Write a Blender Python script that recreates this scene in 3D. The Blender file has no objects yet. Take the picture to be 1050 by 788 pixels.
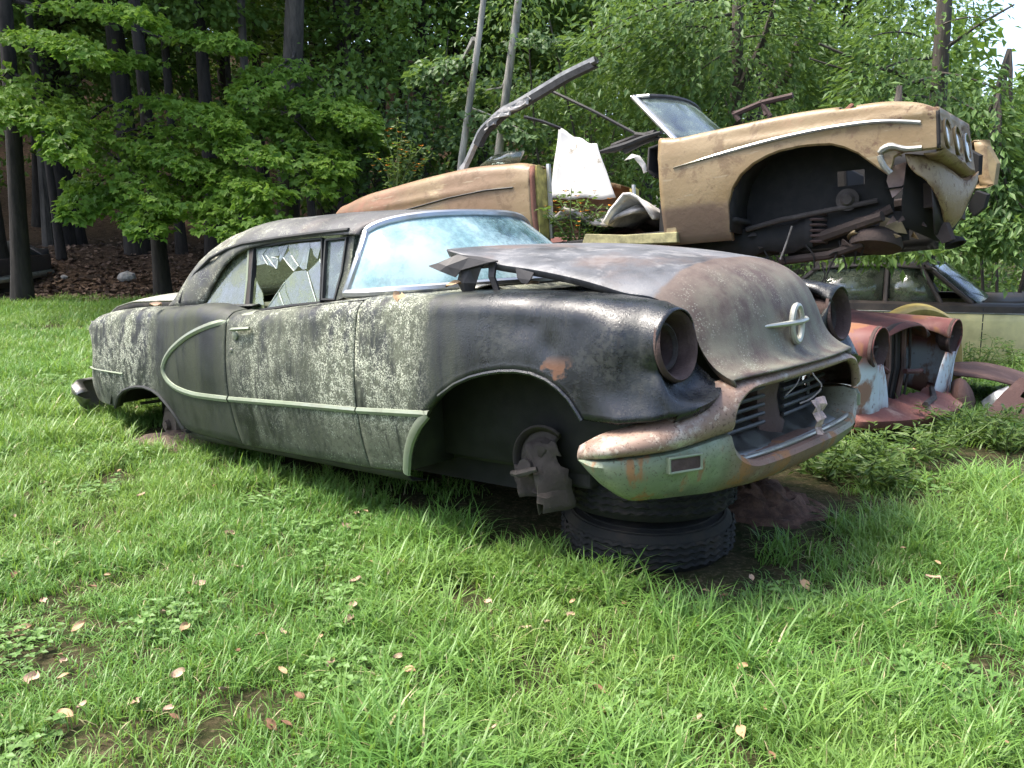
import bpy, math, random
import numpy as np
from mathutils import Vector, Matrix
R = math.radians
C = bpy.context.scene.collection
scn = bpy.context.scene
rng = np.random.default_rng(7)
random.seed(7)

# ------------------------------------------------------------------ camera
FPX, CAMH = 890.0, 1.5
TILT = math.atan((394 - 218) / FPX)
cam_d = bpy.data.cameras.new('camera')
cam = bpy.data.objects.new('camera', cam_d); C.objects.link(cam)
cam.location = (0, 0, CAMH)
cam.rotation_euler = (math.pi / 2 - TILT, 0, 0)
cam_d.sensor_fit = 'HORIZONTAL'; cam_d.sensor_width = 36
cam_d.lens = 36 * FPX / 1050
cam_d.clip_start = 0.05; cam_d.clip_end = 2000
scn.camera = cam

# ------------------------------------------------------------------ light: bright hazy overcast
SUN_EL, SUN_AZ = 63, 279      # azimuth measured clockwise from +Y (north)
wd = bpy.data.worlds.new('World'); scn.world = wd; wd.use_nodes = True
nt = wd.node_tree; nt.nodes.clear()
sky = nt.nodes.new('ShaderNodeTexSky'); sky.sky_type = 'NISHITA'; sky.sun_disc = False
sky.sun_elevation = R(SUN_EL); sky.sun_rotation = R(SUN_AZ); sky.air_density = 0.75; sky.dust_density = 3.0; sky.ozone_density = 0.0
bg = nt.nodes.new('ShaderNodeBackground'); bg.inputs['Strength'].default_value = 0.11
wo = nt.nodes.new('ShaderNodeOutputWorld')
nt.links.new(sky.outputs[0], bg.inputs[0]); nt.links.new(bg.outputs[0], wo.inputs[0])
sl = bpy.data.lights.new('sun', 'SUN'); sl.energy = 1.4; sl.angle = R(22); sl.color = (1.0, 0.95, 0.86)
so = bpy.data.objects.new('sun', sl); C.objects.link(so)
az, el = R(SUN_AZ), R(SUN_EL)
to_sun = Vector((math.sin(az) * math.cos(el), math.cos(az) * math.cos(el), math.sin(el)))
so.rotation_euler = to_sun.to_track_quat('Z', 'Y').to_euler(); so.location = (0, 0, 30)
scn.view_settings.view_transform = 'Standard'; scn.view_settings.look = 'None'
scn.view_settings.gamma = 1.0; scn.view_settings.use_curve_mapping = False
scn.view_settings.exposure = 2.4
scn.render.engine = 'CYCLES'
scn.cycles.max_bounces = 8; scn.cycles.transparent_max_bounces = 12
scn.cycles.use_denoising = True

# ------------------------------------------------------------------ helpers
def tag(o, label=None, cat=None, group=None, kind=None):
    if label: o['label'] = label
    if cat: o['category'] = cat
    if group: o['group'] = group
    if kind: o['kind'] = kind
    return o

def empty(name, loc=(0, 0, 0), rot=None):
    o = bpy.data.objects.new(name, None); C.objects.link(o)
    o.empty_display_size = 0.2
    o.location = loc
    if rot is not None: o.rotation_euler = rot
    return o

def link(name, me, mat=None, parent=None):
    o = bpy.data.objects.new(name, me); C.objects.link(o)
    if mat is not None and not me.materials: me.materials.append(mat)
    if parent is not None: o.parent = parent
    return o

def np_mesh(name, V, F, smooth=True):
    """V (n,3); F (m,k) uniform polygons"""
    V = np.asarray(V, dtype=np.float32); F = np.asarray(F, dtype=np.int32)
    me = bpy.data.meshes.new(name)
    m, k = F.shape
    me.vertices.add(len(V)); me.vertices.foreach_set('co', V.ravel())
    me.loops.add(m * k); me.loops.foreach_set('vertex_index', F.ravel())
    me.polygons.add(m); me.polygons.foreach_set('loop_start', np.arange(0, m * k, k, dtype=np.int32))
    try: me.polygons.foreach_set('loop_total', np.full(m, k, dtype=np.int32))
    except Exception: pass
    me.polygons.foreach_set('use_smooth', np.full(m, smooth, dtype=bool))
    me.update(calc_edges=True); me.validate()
    return me

class MB:
    """collects shapes into one mesh"""
    def __init__(s): s.v = []; s.f = []
    def add(s, V, F):
        o = len(s.v); s.v += [tuple(map(float, p)) for p in V]; s.f += [tuple(i + o for i in f) for f in F]; return s
    def grid(s, P, mask=None, closed=False):
        P = np.asarray(P, float); n, m = P.shape[:2]
        F = []
        for i in range(n - 1):
            for j in range(m if closed else m - 1):
                if mask is not None and not mask[i][j]: continue
                j2 = (j + 1) % m
                F.append((i * m + j, i * m + j2, (i + 1) * m + j2, (i + 1) * m + j))
        return s.add(P.reshape(-1, 3), F)
    def tube(s, path, r, n=8, caps=True, flat=1.0, up=(0, 0, 1)):
        path = [Vector(p) for p in path]; L = len(path)
        rr = r if hasattr(r, '__len__') else [r] * L
        rings = []
        for i, p in enumerate(path):
            d = (path[min(i + 1, L - 1)] - path[max(i - 1, 0)]).normalized()
            u = Vector(up)
            if abs(d.dot(u)) > 0.95: u = Vector((1, 0, 0))
            a = d.cross(u).normalized(); b = a.cross(d).normalized()
            rings.append([p + (a * math.cos(t) + b * math.sin(t) * flat) * rr[i] for t in [2 * math.pi * k / n for k in range(n)]])
        o = len(s.v)
        s.grid([[tuple(q) for q in rg] for rg in rings], closed=True)
        if caps:
            s.f.append(tuple(o + k for k in range(n))); s.f.append(tuple(o + (L - 1) * n + k for k in reversed(range(n))))
        return s
    def box(s, c, d, rot=None):
        M = Matrix.Rotation(0, 3, 'X') if rot is None else rot
        V = [Vector(c) + M @ Vector((sx * d[0] / 2, sy * d[1] / 2, sz * d[2] / 2)) for sx in (-1, 1) for sy in (-1, 1) for sz in (-1, 1)]
        return s.add(V, [(0, 1, 3, 2), (4, 6, 7, 5), (0, 4, 5, 1), (2, 3, 7, 6), (0, 2, 6, 4), (1, 5, 7, 3)])
    def lathe(s, prof, c, axis, n=32, a0=0.0, a1=2 * math.pi):
        """prof: list of (t along axis, radius)"""
        ax = Vector(axis).normalized(); u = Vector((0, 0, 1)) if abs(ax.z) < 0.9 else Vector((1, 0, 0))
        a = ax.cross(u).normalized(); b = ax.cross(a).normalized(); c = Vector(c)
        full = abs(a1 - a0 - 2 * math.pi) < 1e-6
        m = n if full else n + 1
        P = [[tuple(c + ax * t + (a * math.cos(a0 + (a1 - a0) * k / n) + b * math.sin(a0 + (a1 - a0) * k / n)) * r) for k in range(m)] for t, r in prof]
        return s.grid(P, closed=full)
    def prism(s, poly, axis_vec):
        """planar polygon (3-D points) extruded by a vector"""
        n = len(poly); o = Vector(axis_vec)
        V = [Vector(p) for p in poly] + [Vector(p) + o for p in poly]
        F = [tuple(range(n)), tuple(range(2 * n - 1, n - 1, -1))] + [(i, i + n, (i + 1) % n + n, (i + 1) % n) for i in range(n)]
        return s.add(V, F)
    def build(s, name, mat, parent=None, smooth=True, solid=0, bevel=0, merge=False, sharp=40, offset=0):
        me = bpy.data.meshes.new(name); me.from_pydata(s.v, [], s.f)
        if merge:
            import bmesh
            bm = bmesh.new(); bm.from_mesh(me); bmesh.ops.remove_doubles(bm, verts=bm.verts, dist=0.0008)
            bmesh.ops.recalc_face_normals(bm, faces=bm.faces); bm.to_mesh(me); bm.free()
        me.update()
        me.polygons.foreach_set('use_smooth', [smooth] * len(me.polygons))
        if smooth:
            try: me.set_sharp_from_angle(angle=R(sharp))
            except Exception: pass
        o = link(name, me, mat, parent)
        if solid:
            md = o.modifiers.new('thickness', 'SOLIDIFY'); md.thickness = solid; md.offset = offset
        if bevel:
            md = o.modifiers.new('bevel', 'BEVEL'); md.width = bevel; md.segments = 2; md.limit_method = 'ANGLE'
        return o

def lerp(x, xs, ys): return np.interp(x, xs, ys)
def cubic(xs, ys):
    """monotone-ish hermite interpolation through points"""
    xs = np.asarray(xs, float); ys = np.asarray(ys, float)
    d = np.gradient(ys, xs)
    def f(x):
        x = np.clip(np.asarray(x, float), xs[0], xs[-1]); i = np.clip(np.searchsorted(xs, x) - 1, 0, len(xs) - 2)
        h = xs[i + 1] - xs[i]; t = (x - xs[i]) / h
        return (2*t**3 - 3*t**2 + 1)*ys[i] + (t**3 - 2*t**2 + t)*h*d[i] + (-2*t**3 + 3*t**2)*ys[i+1] + (t**3 - t**2)*h*d[i+1]
    return f
def smooth_path(pts, n):
    pts = np.asarray(pts, float); t = np.concatenate([[0], np.cumsum(np.linalg.norm(np.diff(pts, axis=0), axis=1))])
    u = np.linspace(0, t[-1], n)
    return np.stack([cubic(t, pts[:, k])(u) for k in range(pts.shape[1])], 1)

# rays of the photograph, used only to take measurements on real planes of the cars
def ray(px, py):
    x, z = (px - 525) / FPX, -(py - 394) / FPX
    c, s = math.cos(TILT), math.sin(TILT)
    return Vector((x, c + z * s, -s + z * c))
def ground_at(px, py, z=0.0):
    d = ray(px, py); t = (z - CAMH) / d.z
    return Vector((0, 0, CAMH)) + d * t
def at_depth(px, py, y):
    d = ray(px, py); return Vector((0, 0, CAMH)) + d * (y / d.y)
class Frame:
    def __init__(s, yaw, pitch, roll, t):
        cy, sy, cp, sp, cr, sr = math.cos(yaw), math.sin(yaw), math.cos(pitch), math.sin(pitch), math.cos(roll), math.sin(roll)
        s.m = Matrix(((cy, -sy, 0), (sy, cy, 0), (0, 0, 1))) @ Matrix(((cp, 0, -sp), (0, 1, 0), (sp, 0, cp))) @ Matrix(((1, 0, 0), (0, cr, -sr), (0, sr, cr)))
        s.t = Vector(t)
    def on(s, px, py, axis, val):
        d = s.m.transposed() @ ray(px, py); o = s.m.transposed() @ (Vector((0, 0, CAMH)) - s.t)
        return o + d * ((val - o[axis]) / d[axis])
    def plane(s, px, py, n, p0):
        d = s.m.transposed() @ ray(px, py); o = s.m.transposed() @ (Vector((0, 0, CAMH)) - s.t); n = Vector(n)
        return o + d * ((Vector(p0) - o).dot(n) / d.dot(n))
    def empty(s, name):
        o = empty(name); o.matrix_world = Matrix.Translation(s.t) @ s.m.to_4x4(); return o
    def world(s, p): return s.m @ Vector(p) + s.t
BLACK = Frame(-0.7312, 0.0762, -0.0081, (-0.6066, 5.1671, -0.0129))
GOLD = Frame(-0.5925, 0.1203, -0.0826, (1.0303, 7.6054, 0.8882))
RUST = Frame(-0.785, 0.0, -0.05, (1.19, 7.63, -0.24))

# ------------------------------------------------------------------ materials
class Mat:
    def __init__(s, name):
        s.m = bpy.data.materials.new(name); s.m.use_nodes = True
        s.t = s.m.node_tree; s.n = s.t.nodes; s.b = s.n['Principled BSDF']; s.out = s.n['Material Output']
        s._tc = None
    def L(s, a, b): s.t.links.new(a, b)
    def obj(s):
        if s._tc is None: s._tc = s.n.new('ShaderNodeTexCoord').outputs['Object']
        return s._tc
    def world(s): return s.n.new('ShaderNodeNewGeometry').outputs['Position']
    def scalev(s, v, sc):
        n = s.n.new('ShaderNodeVectorMath'); n.operation = 'MULTIPLY'; s.L(v, n.inputs[0]); n.inputs[1].default_value = sc; return n.outputs[0]
    def noise(s, scale, detail=4, rough=0.55, dist=0.0, vec=None, stretch=None):
        v = vec or s.obj()
        if stretch: v = s.scalev(v, stretch)
        n = s.n.new('ShaderNodeTexNoise'); s.L(v, n.inputs['Vector'])
        n.inputs['Scale'].default_value = scale; n.inputs['Detail'].default_value = detail
        n.inputs['Roughness'].default_value = rough; n.inputs['Distortion'].default_value = dist
        return n.outputs['Fac']
    def voro(s, scale, vec=None, feature='F1', rnd=1.0, out='Distance'):
        n = s.n.new('ShaderNodeTexVoronoi'); n.feature = feature; s.L(vec or s.obj(), n.inputs['Vector'])
        n.inputs['Scale'].default_value = scale; n.inputs['Randomness'].default_value = rnd
        return n.outputs[out]
    def rng(s, x, lo, hi, a=0.0, b=1.0):
        n = s.n.new('ShaderNodeMapRange'); n.interpolation_type = 'SMOOTHSTEP'; s.L(x, n.inputs[0])
        n.inputs[1].default_value = lo; n.inputs[2].default_value = hi; n.inputs[3].default_value = a; n.inputs[4].default_value = b
        return n.outputs[0]
    def axis(s, i, lo, hi, vec=None, a=0.0, b=1.0):
        n = s.n.new('ShaderNodeSeparateXYZ'); s.L(vec or s.obj(), n.inputs[0]); return s.rng(n.outputs[i], lo, hi, a, b)
    def op(s, o, a, b=None):
        n = s.n.new('ShaderNodeMath'); n.operation = o
        for k, x in enumerate((a, b)):
            if x is None: continue
            if isinstance(x, (int, float)): n.inputs[k].default_value = x
            else: s.L(x, n.inputs[k])
        return n.outputs[0]
    def mul(s, *xs):
        r = xs[0]
        for x in xs[1:]: r = s.op('MULTIPLY', r, x)
        return r
    def add(s, a, b):
        n = s.op('ADD', a, b); return n
    def inv(s, a): return s.op('SUBTRACT', 1.0, a)
    def mix(s, f, a, b):
        n = s.n.new('ShaderNodeMix'); n.data_type = 'RGBA'
        for sock, x in ((n.inputs[0], f), (n.inputs[6], a), (n.inputs[7], b)):
            if isinstance(x, (int, float)): sock.default_value = x
            elif isinstance(x, (tuple, list)): sock.default_value = (*x[:3], 1)
            else: s.L(x, sock)
        return n.outputs[2]
    def mixf(s, f, a, b):
        n = s.n.new('ShaderNodeMix'); n.data_type = 'FLOAT'
        for sock, x in ((n.inputs[0], f), (n.inputs[2], a), (n.inputs[3], b)):
            if isinstance(x, (int, float)): sock.default_value = x
            else: s.L(x, sock)
        return n.outputs[0]
    def bump(s, h, strength=0.4, dist=0.01):
        n = s.n.new('ShaderNodeBump'); n.inputs['Strength'].default_value = strength; n.inputs['Distance'].default_value = dist
        s.L(h, n.inputs['Height']); s.L(n.outputs[0], s.b.inputs['Normal'])
    def set(s, **k):
        for a, x in k.items():
            sock = s.b.inputs[a.replace('_', ' ')]
            if isinstance(x, (int, float)): sock.default_value = x
            elif isinstance(x, (tuple, list)): sock.default_value = (*x[:3], 1) if len(sock.default_value) == 4 else x
            else: s.L(x, sock)
        return s.m
    def layers(s, base, rough, layers, metal=0.0):
        """stack (colour, mask, roughness) over a base; metal is masked out under the layers"""
        col, ro, mt = base, rough, metal
        for c, mask, r in layers:
            col = s.mix(mask, col, c); ro = s.mixf(mask, ro, r)
            if metal: mt = s.mixf(mask, mt, 0.0)
        s.set(Base_Color=col, Roughness=ro)
        s.set(Metallic=mt)
        return s.m

def simple(name, col, rough=0.6, metal=0.0, var=0.35, scale=14, bump=0.2):
    m = Mat(name); n = m.noise(scale, 6, 0.6)
    dark = tuple(c * (1 - var) for c in col); lite = tuple(min(1, c * (1 + var)) for c in col)
    m.set(Base_Color=m.mix(m.rng(n, 0.3, 0.7), dark, lite), Roughness=m.rng(n, 0.2, 0.8, max(0.05, rough - 0.12), min(1, rough + 0.12)), Metallic=metal)
    if bump: m.bump(m.noise(scale * 5, 4), bump, 0.004)
    return m.m

def rust_mat(name, col=(0.11, 0.05, 0.032), pale=(0.24, 0.12, 0.075), dark=(0.035, 0.02, 0.016), rough=0.85):
    m = Mat(name); a = m.noise(5, 8, 0.65); b = m.noise(28, 6, 0.65); c = m.noise(2.2, 4)
    m.layers(col, rough, [(pale, m.mul(m.rng(a, 0.5, 0.7), 0.8), 0.9), (dark, m.rng(c, 0.55, 0.75), 0.9), (dark, m.mul(m.rng(b, 0.6, 0.75), 0.6), 0.95)])
    m.bump(m.add(b, m.noise(90, 3)), 0.45, 0.006)
    return m.m

ALGAE = (0.040, 0.048, 0.024); LICHEN = (0.56, 0.58, 0.45); PALE = (0.105, 0.116, 0.078)
def black_paint(name, kind):
    """one car's paint: faded black, with algae, lichen and rust where each panel carries them"""
    m = Mat(name)
    big = m.noise(1.6, 5, 0.6); mid = m.noise(6, 6, 0.6); fine = m.noise(40, 6, 0.7); grit = m.noise(120, 4, 0.7)
    streak = m.noise(9, 5, 0.65, stretch=(1.0, 1.0, 0.12)); streak2 = m.noise(26, 5, 0.7, stretch=(1.0, 1.0, 0.10))
    spots = m.inv(m.rng(m.voro(95), 0.10, 0.45)); spot_sel = m.rng(m.noise(16, 3), 0.46, 0.6)
    crust = m.mul(m.rng(m.noise(120, 6, 0.8), 0.50, 0.55), m.rng(m.noise(22, 5, 0.75), 0.43, 0.52))
    base = m.mix(m.rng(mid, 0.35, 0.7), (0.005, 0.006, 0.008), (0.016, 0.018, 0.022))
    chalk = m.mul(m.rng(streak, 0.4, 0.75), 0.5)
    if kind == 'side':
        zone_l = m.op('MAXIMUM', m.axis(0, -1.15, -1.55), m.op('MAXIMUM', m.mul(m.axis(0, 0.25, 0.55), m.axis(0, 1.3, 1.05)), m.mul(m.mul(m.axis(0, -0.5, -0.1), m.axis(0, 0.5, 0.2)), 0.72)))
        up = m.axis(2, 0.36, 0.62)
        lich = m.mul(zone_l, up, m.rng(m.add(m.mul(streak, 0.45), m.mul(mid, 0.65)), 0.44, 0.57))
        haze = m.mul(zone_l, m.rng(m.add(m.mul(streak, 0.5), m.mul(big, 0.5)), 0.43, 0.54), m.rng(fine, .30, .55), 0.9)
        front = m.axis(0, 1.25, 1.6)
        alg = m.mul(m.rng(m.add(m.mul(streak, 0.7), m.mul(big, 0.4)), 0.42, 0.72), m.mixf(front, 0.85, 0.12))
        rusty = m.mul(m.rng(m.noise(4.5, 6, 0.6), 0.585, 0.63), m.mul(m.axis(0, 1.75, 1.85), m.axis(2, 0.84, 0.78), m.axis(2, 0.6, 0.66), m.axis(0, 2.06, 2.0)))
        sill_dirt = m.mul(m.axis(2, 0.5, 0.28), m.rng(mid, 0.3, 0.7), 0.7)
        fadef = m.mul(front, m.rng(m.noise(3.4, 6, 0.65), 0.48, 0.62), m.rng(fine, 0.42, 0.6), 0.5)
        m.layers(base, m.mixf(m.axis(0, 1.2, 1.6), 0.45, 0.22), [((0.04, 0.043, 0.045), m.mul(chalk, m.mixf(front, .9, .35)), 0.5), (ALGAE, alg, 0.8), ((0.055, 0.06, 0.042), sill_dirt, 0.85), (PALE, haze, 0.85), ((0.05, 0.053, 0.045), fadef, 0.6),
                 (LICHEN, m.mul(lich, crust), 0.95), ((0.30, 0.33, 0.26), m.mul(spots, spot_sel, m.mul(zone_l, 0.8)), 0.95), ((0.12, 0.058, 0.033), rusty, 0.9), ((0.01, 0.01, 0.01), m.mul(m.rng(streak2, 0.60, 0.67), 0.75), 0.6)])
    elif kind == 'roof':
        m.layers(base, 0.5, [((0.12, 0.12, 0.12), m.mul(m.rng(big, 0.3, 0.6), 0.75), 0.55), ((0.11, 0.115, 0.08), m.mul(m.axis(0, -0.1, -0.9), m.rng(mid, 0.3, 0.6), 0.8), 0.85),  # roof grey likewise lifted for reflected sky
                 ((0.09, 0.066, 0.055), m.mul(m.rng(m.noise(3, 5), 0.5, 0.7), 0.6), 0.8), (LICHEN, m.mul(crust, m.rng(mid, 0.48, 0.62), m.axis(0, 0.2, -0.8)), 0.95), (LICHEN, m.mul(spots, spot_sel, 0.35), 0.95)])
    elif kind == 'hood':
        nose = m.op('MULTIPLY', m.rng(m.add(m.op('ADD', 0.0, m.axis(0, 2.02, 2.42)), m.mul(m.noise(3, 5, 0.6), 0.35)), 0.52, 0.60), 1.0)
        nose = m.mul(nose, m.axis(0, 2.10, 2.16))
        brown = m.mix(m.rng(mid, 0.35, 0.65), (0.07, 0.046, 0.037), (0.125, 0.093, 0.073))
        m.layers(base, 0.45, [((0.135, 0.14, 0.15), m.mul(m.rng(m.noise(2.2, 7, 0.65), 0.25, 0.6), 0.9), 0.55), ((0.27, 0.265, 0.26), m.mul(m.rng(m.noise(7, 6, 0.7, 0.6), 0.50, 0.66), 0.55), 0.5),  # chalky grey lifted to carry the sky's reflection too
                 ((0.12, 0.085, 0.07), m.mul(m.rng(m.noise(2.7, 5), 0.52, 0.7), 0.7), 0.65), (brown, nose, 0.62),
                 ((0.17, 0.175, 0.13), m.mul(m.axis(0, 2.2, 2.4), m.rng(m.add(m.mul(streak, 0.6), m.mul(mid, 0.5)), 0.42, 0.66), 0.7), 0.85), ((0.42, 0.44, 0.36), m.mul(spots, m.rng(m.noise(10, 3), 0.45, 0.62), m.axis(0, 2.15, 2.3), 0.35), 0.95),
                 ((0.33, 0.33, 0.31), m.mul(m.rng(grit, 0.62, 0.7), m.rng(mid, 0.5, 0.65), 0.6), 0.8)])
    elif kind == 'trunk':
        m.layers((0.26, 0.25, 0.21), 0.7, [(ALGAE, m.mul(m.rng(mid, 0.45, 0.65), 0.5), 0.85), (LICHEN, m.mul(crust, 0.7), 0.9), ((0.2, 0.14, 0.09), m.mul(m.rng(big, 0.55, 0.7), 0.7), 0.9)])
    m.bump(m.add(m.mul(crust, 0.6), m.add(m.mul(spots, 0.5), fine)), 0.22, 0.004)
    return m.m

def chrome(name, tone=(0.36, 0.35, 0.32), dirt=0.5, green=0.0, rough=0.35):
    m = Mat(name); a = m.noise(7, 6, 0.65); b = m.noise(45, 5, 0.7)
    ly = [((0.12, 0.125, 0.09), m.mul(m.rng(a, 0.42, 0.65), dirt), 0.8), ((0.10, 0.055, 0.035), m.mul(m.rng(b, 0.6, 0.72), dirt * 0.8), 0.9)]
    if green: ly.insert(0, ((0.17, 0.22, 0.13), m.mul(m.rng(m.noise(2.5, 4), 0.3, 0.6), green), 0.7))
    m.layers(tone, rough, ly, metal=0.9); m.bump(b, 0.1, 0.003)
    return m.m

def glass_mat(name, dirt_col, dirt, tint=(0.75, 0.85, 0.83), rough=0.08, scale=3.0, gloss=0.25):
    m = Mat(name)
    tr = m.n.new('ShaderNodeBsdfTransparent'); tr.inputs[0].default_value = (*tint, 1)
    gl = m.n.new('ShaderNodeBsdfGlossy'); gl.inputs['Roughness'].default_value = rough
    df = m.n.new('ShaderNodeBsdfDiffuse')
    a = m.noise(scale, 7, 0.65); b = m.noise(scale * 14, 5, 0.7)
    m.L(m.mix(m.rng(a, 0.35, 0.65), tuple(c * 0.6 for c in dirt_col), dirt_col), df.inputs[0])
    tl = m.n.new('ShaderNodeBsdfTranslucent'); tl.inputs[0].default_value = (*dirt_col, 1)
    d2 = m.n.new('ShaderNodeMixShader'); d2.inputs[0].default_value = 0.35; m.L(df.outputs[0], d2.inputs[1]); m.L(tl.outputs[0], d2.inputs[2])
    fr = m.n.new('ShaderNodeFresnel'); fr.inputs[0].default_value = 1.5
    m1 = m.n.new('ShaderNodeMixShader'); m.L(m.op('MINIMUM', m.op('ADD', fr.outputs[0], gloss * 0.3), 1.0), m1.inputs[0]); m.L(tr.outputs[0], m1.inputs[1]); m.L(gl.outputs[0], m1.inputs[2])
    m2 = m.n.new('ShaderNodeMixShader')
    fac = m.op('MINIMUM', m.mul(m.op('ADD', m.mul(m.rng(a, 0.3, 0.7), 1.1), m.mul(m.rng(b, 0.45, 0.7), 0.35)), dirt), 0.97)
    m.L(fac, m2.inputs[0]); m.L(m1.outputs[0], m2.inputs[1]); m.L(d2.outputs[0], m2.inputs[2])
    m.L(m2.outputs[0], m.out.inputs['Surface'])
    m.n.remove(m.b)
    return m.m
# ================================================================== the black hardtop
black_car = BLACK.empty('abandoned_car')
tag(black_car, 'weathered black two-door hardtop with chrome side spear, wheelless, its hood popped up', 'car')
M_side = black_paint('faded_black_paint_with_lichen', 'side'); M_roof = black_paint('roof_paint', 'roof')
M_hood = black_paint('hood_paint', 'hood'); M_trunk = black_paint('trunk_paint', 'trunk')
M_chrome = chrome('old_chrome', green=0.0, dirt=0.6)
M_trim = chrome('mossy_trim', (0.33, 0.35, 0.28), 0.35, green=0.7, rough=0.42)
M_dark = simple('underbody_grime', (0.016, 0.015, 0.014), 0.9, var=0.5)
M_well = simple('splash_panel', (0.026, 0.028, 0.018), 0.85, var=0.5, scale=5)
M_rust = rust_mat('rust_brown')
M_rust_dark = rust_mat('rust_dark', (0.035, 0.024, 0.019), (0.075, 0.05, 0.04), (0.014, 0.011, 0.01))
M_rust_grey = rust_mat('rust_grey', (0.045, 0.037, 0.032), (0.085, 0.072, 0.065), (0.02, 0.017, 0.015))
M_black = simple('black_void', (0.012, 0.011, 0.010), 0.9, bump=0)
M_torn = simple('torn_black_sheet', (0.028, 0.026, 0.026), 0.6, var=0.5, scale=8)
M_rb = Mat('old_rubber'); _a = M_rb.noise(7, 7, .7); _b = M_rb.noise(60, 4)
M_rb.layers((.007, .007, .007), .85, [((.035, .028, .021), M_rb.mul(M_rb.rng(_a, .46, .64), .75), .95), ((.02, .022, .013), M_rb.mul(M_rb.rng(_b, .55, .7), .6), .95)]); M_rb.bump(_b, .4, .004); M_rubber = M_rb.m
M_seal = simple('window_seal', (0.02, 0.021, 0.02), 0.7)
M_vinyl = simple('beige_vinyl', (0.62, 0.53, 0.40), 0.75, var=0.2)

f_top = cubic([-2.50, -2.40, -2.14, -1.9, -1.6, -1.2, -1.0, -0.82, -0.6, -0.42, -0.33, -0.2, 0.26, 0.7, 1.0, 1.6, 1.87, 2.1, 2.25, 2.36],
              [0.91, 0.94, 0.985, 1.005, 1.016, 1.016, 1.02, 1.035, 1.03, 1.00, 0.985, 0.99, 1.022, 1.05, 1.058, 1.062, 1.05, 1.033, 1.015, 1.0])
R_ARCH = [(-2.03, .343), (-1.97, .385), (-1.9, .435), (-1.79, .48), (-1.664, .508), (-1.55, .522), (-1.449, .526), (-1.34, .513), (-1.26, .487), (-1.19, .44), (-1.139, .397), (-1.095, .34), (-1.065, .28)]
F_ARCH = [(1.0, .262), (1.03, .315), (1.083, .408), (1.15, .495), (1.227, .574), (1.32, .648), (1.419, .704), (1.51, .737), (1.592, .756), (1.67, .768), (1.751, .772), (1.83, .765), (1.899, .745), (1.955, .715), (2.003, .677), (2.04, .63), (2.06, .6)]
_bx = [-2.52, -2.40] + [p[0] for p in R_ARCH] + [-.9, -.435, .144, .73] + [p[0] for p in F_ARCH]
_bz = [.395, .36] + [p[1] for p in R_ARCH] + [.262, .247, .25, .253] + [p[1] for p in F_ARCH]
def f_bot(x): return np.interp(x, _bx, _bz)
def half_w(x): return float(np.interp(x, [-2.5, -2.2, -1.5, -.5, .5, 1.6, 2.06], [.90, .935, .965, .975, .975, .97, .945]))
def side_y(x, z):
    t = z - 0.62
    return half_w(x) - (0.34 if t > 0 else 0.42) * t * t
def side_panel(xs, s, inner_y, extra_bulge=None, rows=15, r=0.095):
    """grid over stations xs: bottom edge -> shoulder -> inner edge on top"""
    P = []
    for x in xs:
        zb, zt = float(f_bot(x)), float(f_top(x)); zs = zt - r
        col = []
        ybot = side_y(x, zb)
        col.append((x, s * (ybot - 0.045), zb + 0.004)); col.append((x, s * (ybot - 0.010), zb - 0.004)); col.append((x, s * (ybot + 0.003), zb + 0.006))
        for k in range(1, rows + 1):
            z = zb + 0.006 + (zs - zb - 0.006) * k / rows
            y = side_y(x, z)
            if extra_bulge: y += extra_bulge(x, z)
            col.append((x, s * y, z))
        y0 = side_y(x, zs) + (extra_bulge(x, zs) if extra_bulge else 0)
        for k in range(1, 7):
            a = math.pi / 2 * k / 6
            col.append((x, s * (y0 - r * 0.95 * (1 - math.cos(a))), zs + r * math.sin(a)))
        iy = inner_y(x) if callable(inner_y) else inner_y
        ye = y0 - r * 0.95
        if ye - iy > 0.01:
            for k in range(1, 4): col.append((x, s * (ye + (iy - ye) * k / 3), zt + 0.004 * math.sin(math.pi * k / 3)))
            col.append((x, s * (iy - 0.004), zt - 0.03))
        P.append(col)
    return P
def stations(a, b, step, extra=()):
    xs = list(np.arange(a, b, step)) + [b] + [e for e in extra if a < e < b]
    return sorted(set(round(float(x), 4) for x in xs))

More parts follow.
